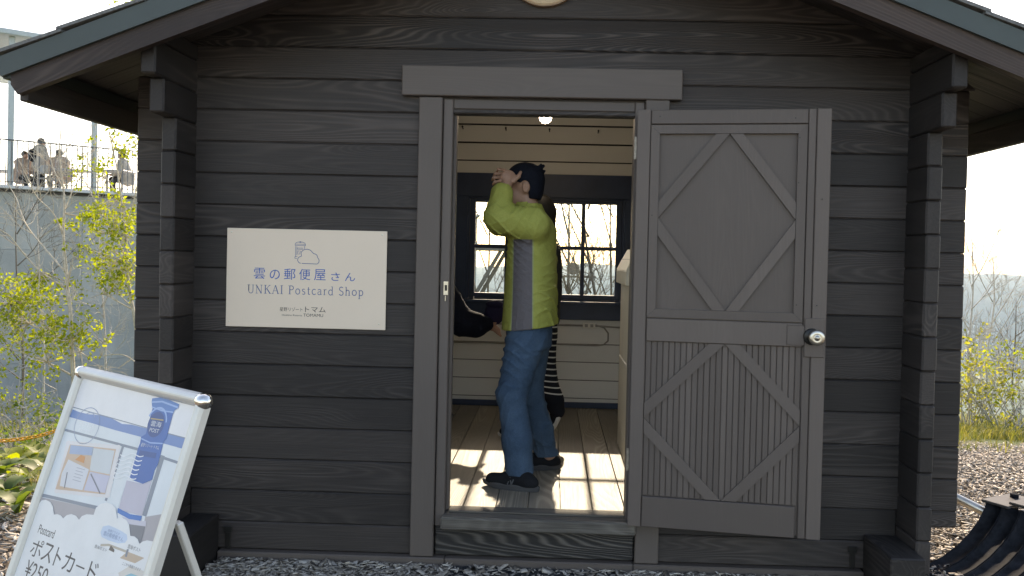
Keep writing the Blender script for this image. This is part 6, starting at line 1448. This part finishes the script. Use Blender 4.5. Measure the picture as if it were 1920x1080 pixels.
# ------------------------------------------------------------------ honeycomb mat at the door
mat_ = MB(); hr = 0.021
M['mat'] = plain('dark_rubber_mat', (0.03, 0.034, 0.038), 0.6)
rows_ = int(0.95 / (hr * 1.5)); 
for j in range(rows_):
    for i in range(int(0.80 / (hr * math.sqrt(3)))):
        cx_ = -0.44 + i * hr * math.sqrt(3) + (j % 2) * hr * math.sqrt(3) / 2; cy_ = -0.055 - j * hr * 1.5
        V = []; F = []
        for q in range(6):
            a = math.pi / 6 + q * math.pi / 3
            for r_ in (hr * 0.99, hr * 0.74):
                for z in (0.004, 0.020): V.append((cx_ + r_ * math.cos(a), cy_ + r_ * math.sin(a), z))
        for q in range(6):
            n = (q + 1) % 6; F += [(q * 4 + 1, n * 4 + 1, n * 4 + 3, q * 4 + 3), (q * 4 + 2, q * 4 + 3, n * 4 + 3, n * 4 + 2)]
        mat_.add(V, F)
mo = mat_.build('rubber_mat', M['mat'], None); tag(mo, 'dark honeycomb rubber mat strewn with wood chips before the door', 'mat')

# ------------------------------------------------------------------ wood chips and grass
def chips(n, x0, x1, y0, y1, zoff=0.0, big=1.0, dens=None):
    xs_ = rng.uniform(x0, x1, n); ys_ = rng.uniform(y0, y1, n)
    if dens is not None: keep = rng.uniform(0, 1, n) < dens(xs_, ys_); xs_, ys_ = xs_[keep], ys_[keep]
    return np.stack([xs_, ys_], 1), big, zoff
zones = [chips(9000, -1.52, 1.46, -0.42, -0.036, 0.0, 0.95, lambda x, y: np.where((x > -0.45) & (x < 0.36) & (y < -0.05), 0.28, 1.0)),
         chips(2600, -2.6, 3.0, -1.6, -0.40), chips(42000, 1.80, 4.9, -0.4, 3.7, 0, 0.68, lambda x, y: np.clip((3.75 - y) / 0.8, 0, 1)), chips(8000, -4.2, -1.75, -0.6, 2.6, 0, 1.0, lambda x, y: np.clip((2.7 - y) / 2.2, 0.05, 1)),
         chips(9000, 1.7, 3.6, -0.2, 2.4, 0, .75), chips(1500, -4, 4, -6, -1.6)]
VV = []; n0 = 0
for XY, big, zo in zones:
    n = len(XY); ln = (0.016 + 0.058 * rng.uniform(0, 1, n) ** 1.6) * big; wd = ln * rng.uniform(0.12, 0.5, n); th_ = rng.uniform(0.0015, 0.005, n)
    yaw = rng.uniform(0, 2 * np.pi, n); tx, ty = rng.normal(0, 0.22, n), rng.normal(0, 0.22, n)
    z = np.array([gz(a, b) for a, b in XY]) + rng.uniform(0.003, 0.028, n) + zo
    c, s = np.cos(yaw), np.sin(yaw); vs = []
    for sx_, sy_, sz_ in ((-1, -1, -1), (1, -1, -1), (1, 1, -1), (-1, 1, -1), (-1, -1, 1), (1, -1, 1), (1, 1, 1), (-1, 1, 1)):
        jx, jy = rng.uniform(.55, 1.2, n), rng.uniform(.35, 1.3, n)
        lx, ly = sx_ * ln / 2 * jx, sy_ * wd / 2 * jy; lz = sz_ * th_ / 2 + lx * tx + ly * ty
        vs.append(np.stack([XY[:, 0] + lx * c - ly * s, XY[:, 1] + lx * s + ly * c, z + lz], 1))
    VV.append(np.stack(vs, 1).reshape(-1, 3)); n0 += n
VV = np.concatenate(VV); base_ = np.arange(n0)[:, None, None] * 8
FF = (np.array([(0, 3, 2, 1), (4, 5, 6, 7), (0, 1, 5, 4), (1, 2, 6, 5), (2, 3, 7, 6), (3, 0, 4, 7)])[None] + base_).reshape(-1, 4)
tag(obj('wood_chips', npmesh('wood_chips', VV, FF, M['chip'])), 'grey brown wood chip mulch covering the ground round the cabin', 'wood chips', kind='stuff')
def grass(name, label, spots, hmin, hmax, mat):
    V = []; F = []
    for (x, y, n, r_) in spots:
        for _ in range(n):
            a, q = rng.uniform(0, 6.283), r_ * math.sqrt(rng.uniform()); px_, py_ = x + q * math.cos(a), y + q * math.sin(a); z = gz(px_, py_) - .01
            h_ = rng.uniform(hmin, hmax); w_ = rng.uniform(.0025, .006); d = rng.uniform(0, 6.283); bx_, by_ = math.cos(d) * h_ * rng.uniform(.15, .7), math.sin(d) * h_ * rng.uniform(.15, .7)
            sx_, sy_ = -math.sin(d) * w_, math.cos(d) * w_; k = len(V)
            V += [(px_ - sx_, py_ - sy_, z), (px_ + sx_, py_ + sy_, z), (px_ + bx_ * .35 + sx_ * .8, py_ + by_ * .35 + sy_ * .8, z + h_ * .6), (px_ + bx_ * .35 - sx_ * .8, py_ + by_ * .35 - sy_ * .8, z + h_ * .6), (px_ + bx_ + sx_ * .1, py_ + by_ + sy_ * .1, z + h_), (px_ + bx_ - sx_ * .1, py_ + by_ - sy_ * .1, z + h_)]
            F += [(k, k + 1, k + 2, k + 3), (k + 3, k + 2, k + 4, k + 5)]
    tag(obj(name, npmesh(name, V, F, mat)), label, 'grass', kind='stuff')
sp1 = [(rng.uniform(3.2, 6.0), rng.uniform(3.5, 5.0), 70, .22) for _ in range(90)] + [(rng.uniform(2.6, 6.0), rng.uniform(4.6, 7.5), 45, .3) for _ in range(60)] + [(rng.uniform(3.0, 5), rng.uniform(2.9, 3.5), 14, .1) for _ in range(16)]
grass('grass', 'green grass verge beyond the wood chips at right', sp1, .03, .14, M['grass'])
sp2 = [(rng.uniform(-5.2, -2.6), rng.uniform(1.9, 4.2), 34, .25) for _ in range(60)] + [(rng.uniform(-4.0, -2.2), rng.uniform(.3, 1.8), 26, .13) for _ in range(18)] + [(rng.uniform(-9, -4), rng.uniform(4, 9), 60, .4) for _ in range(60)]
grass('undergrowth', 'mixed green undergrowth and grass left of the cabin', sp2, .04, .17, M['grass'])

# ------------------------------------------------------------------ haze over the valley
def haze():
    o = MB().box(-5200, 6200, -1500, 4700, -520, 60).build('haze', None)
    m = bpy.data.materials.new('haze_air'); m.use_nodes = True; nt = m.node_tree; nt.nodes.clear()
    out = N(nt, 'ShaderNodeOutputMaterial'); v = N(nt, 'ShaderNodeVolumePrincipled', Density=HAZE, Anisotropy=0.3); v.inputs['Color'].default_value = (0.66, 0.86, 1.0, 1)
    L(nt, v.outputs[0], out.inputs['Volume']); o.data.materials.clear(); o.data.materials.append(m)
    tag(o, 'pale haze filling the valley air', 'haze', kind='stuff')
HAZE = 0.00012
haze()
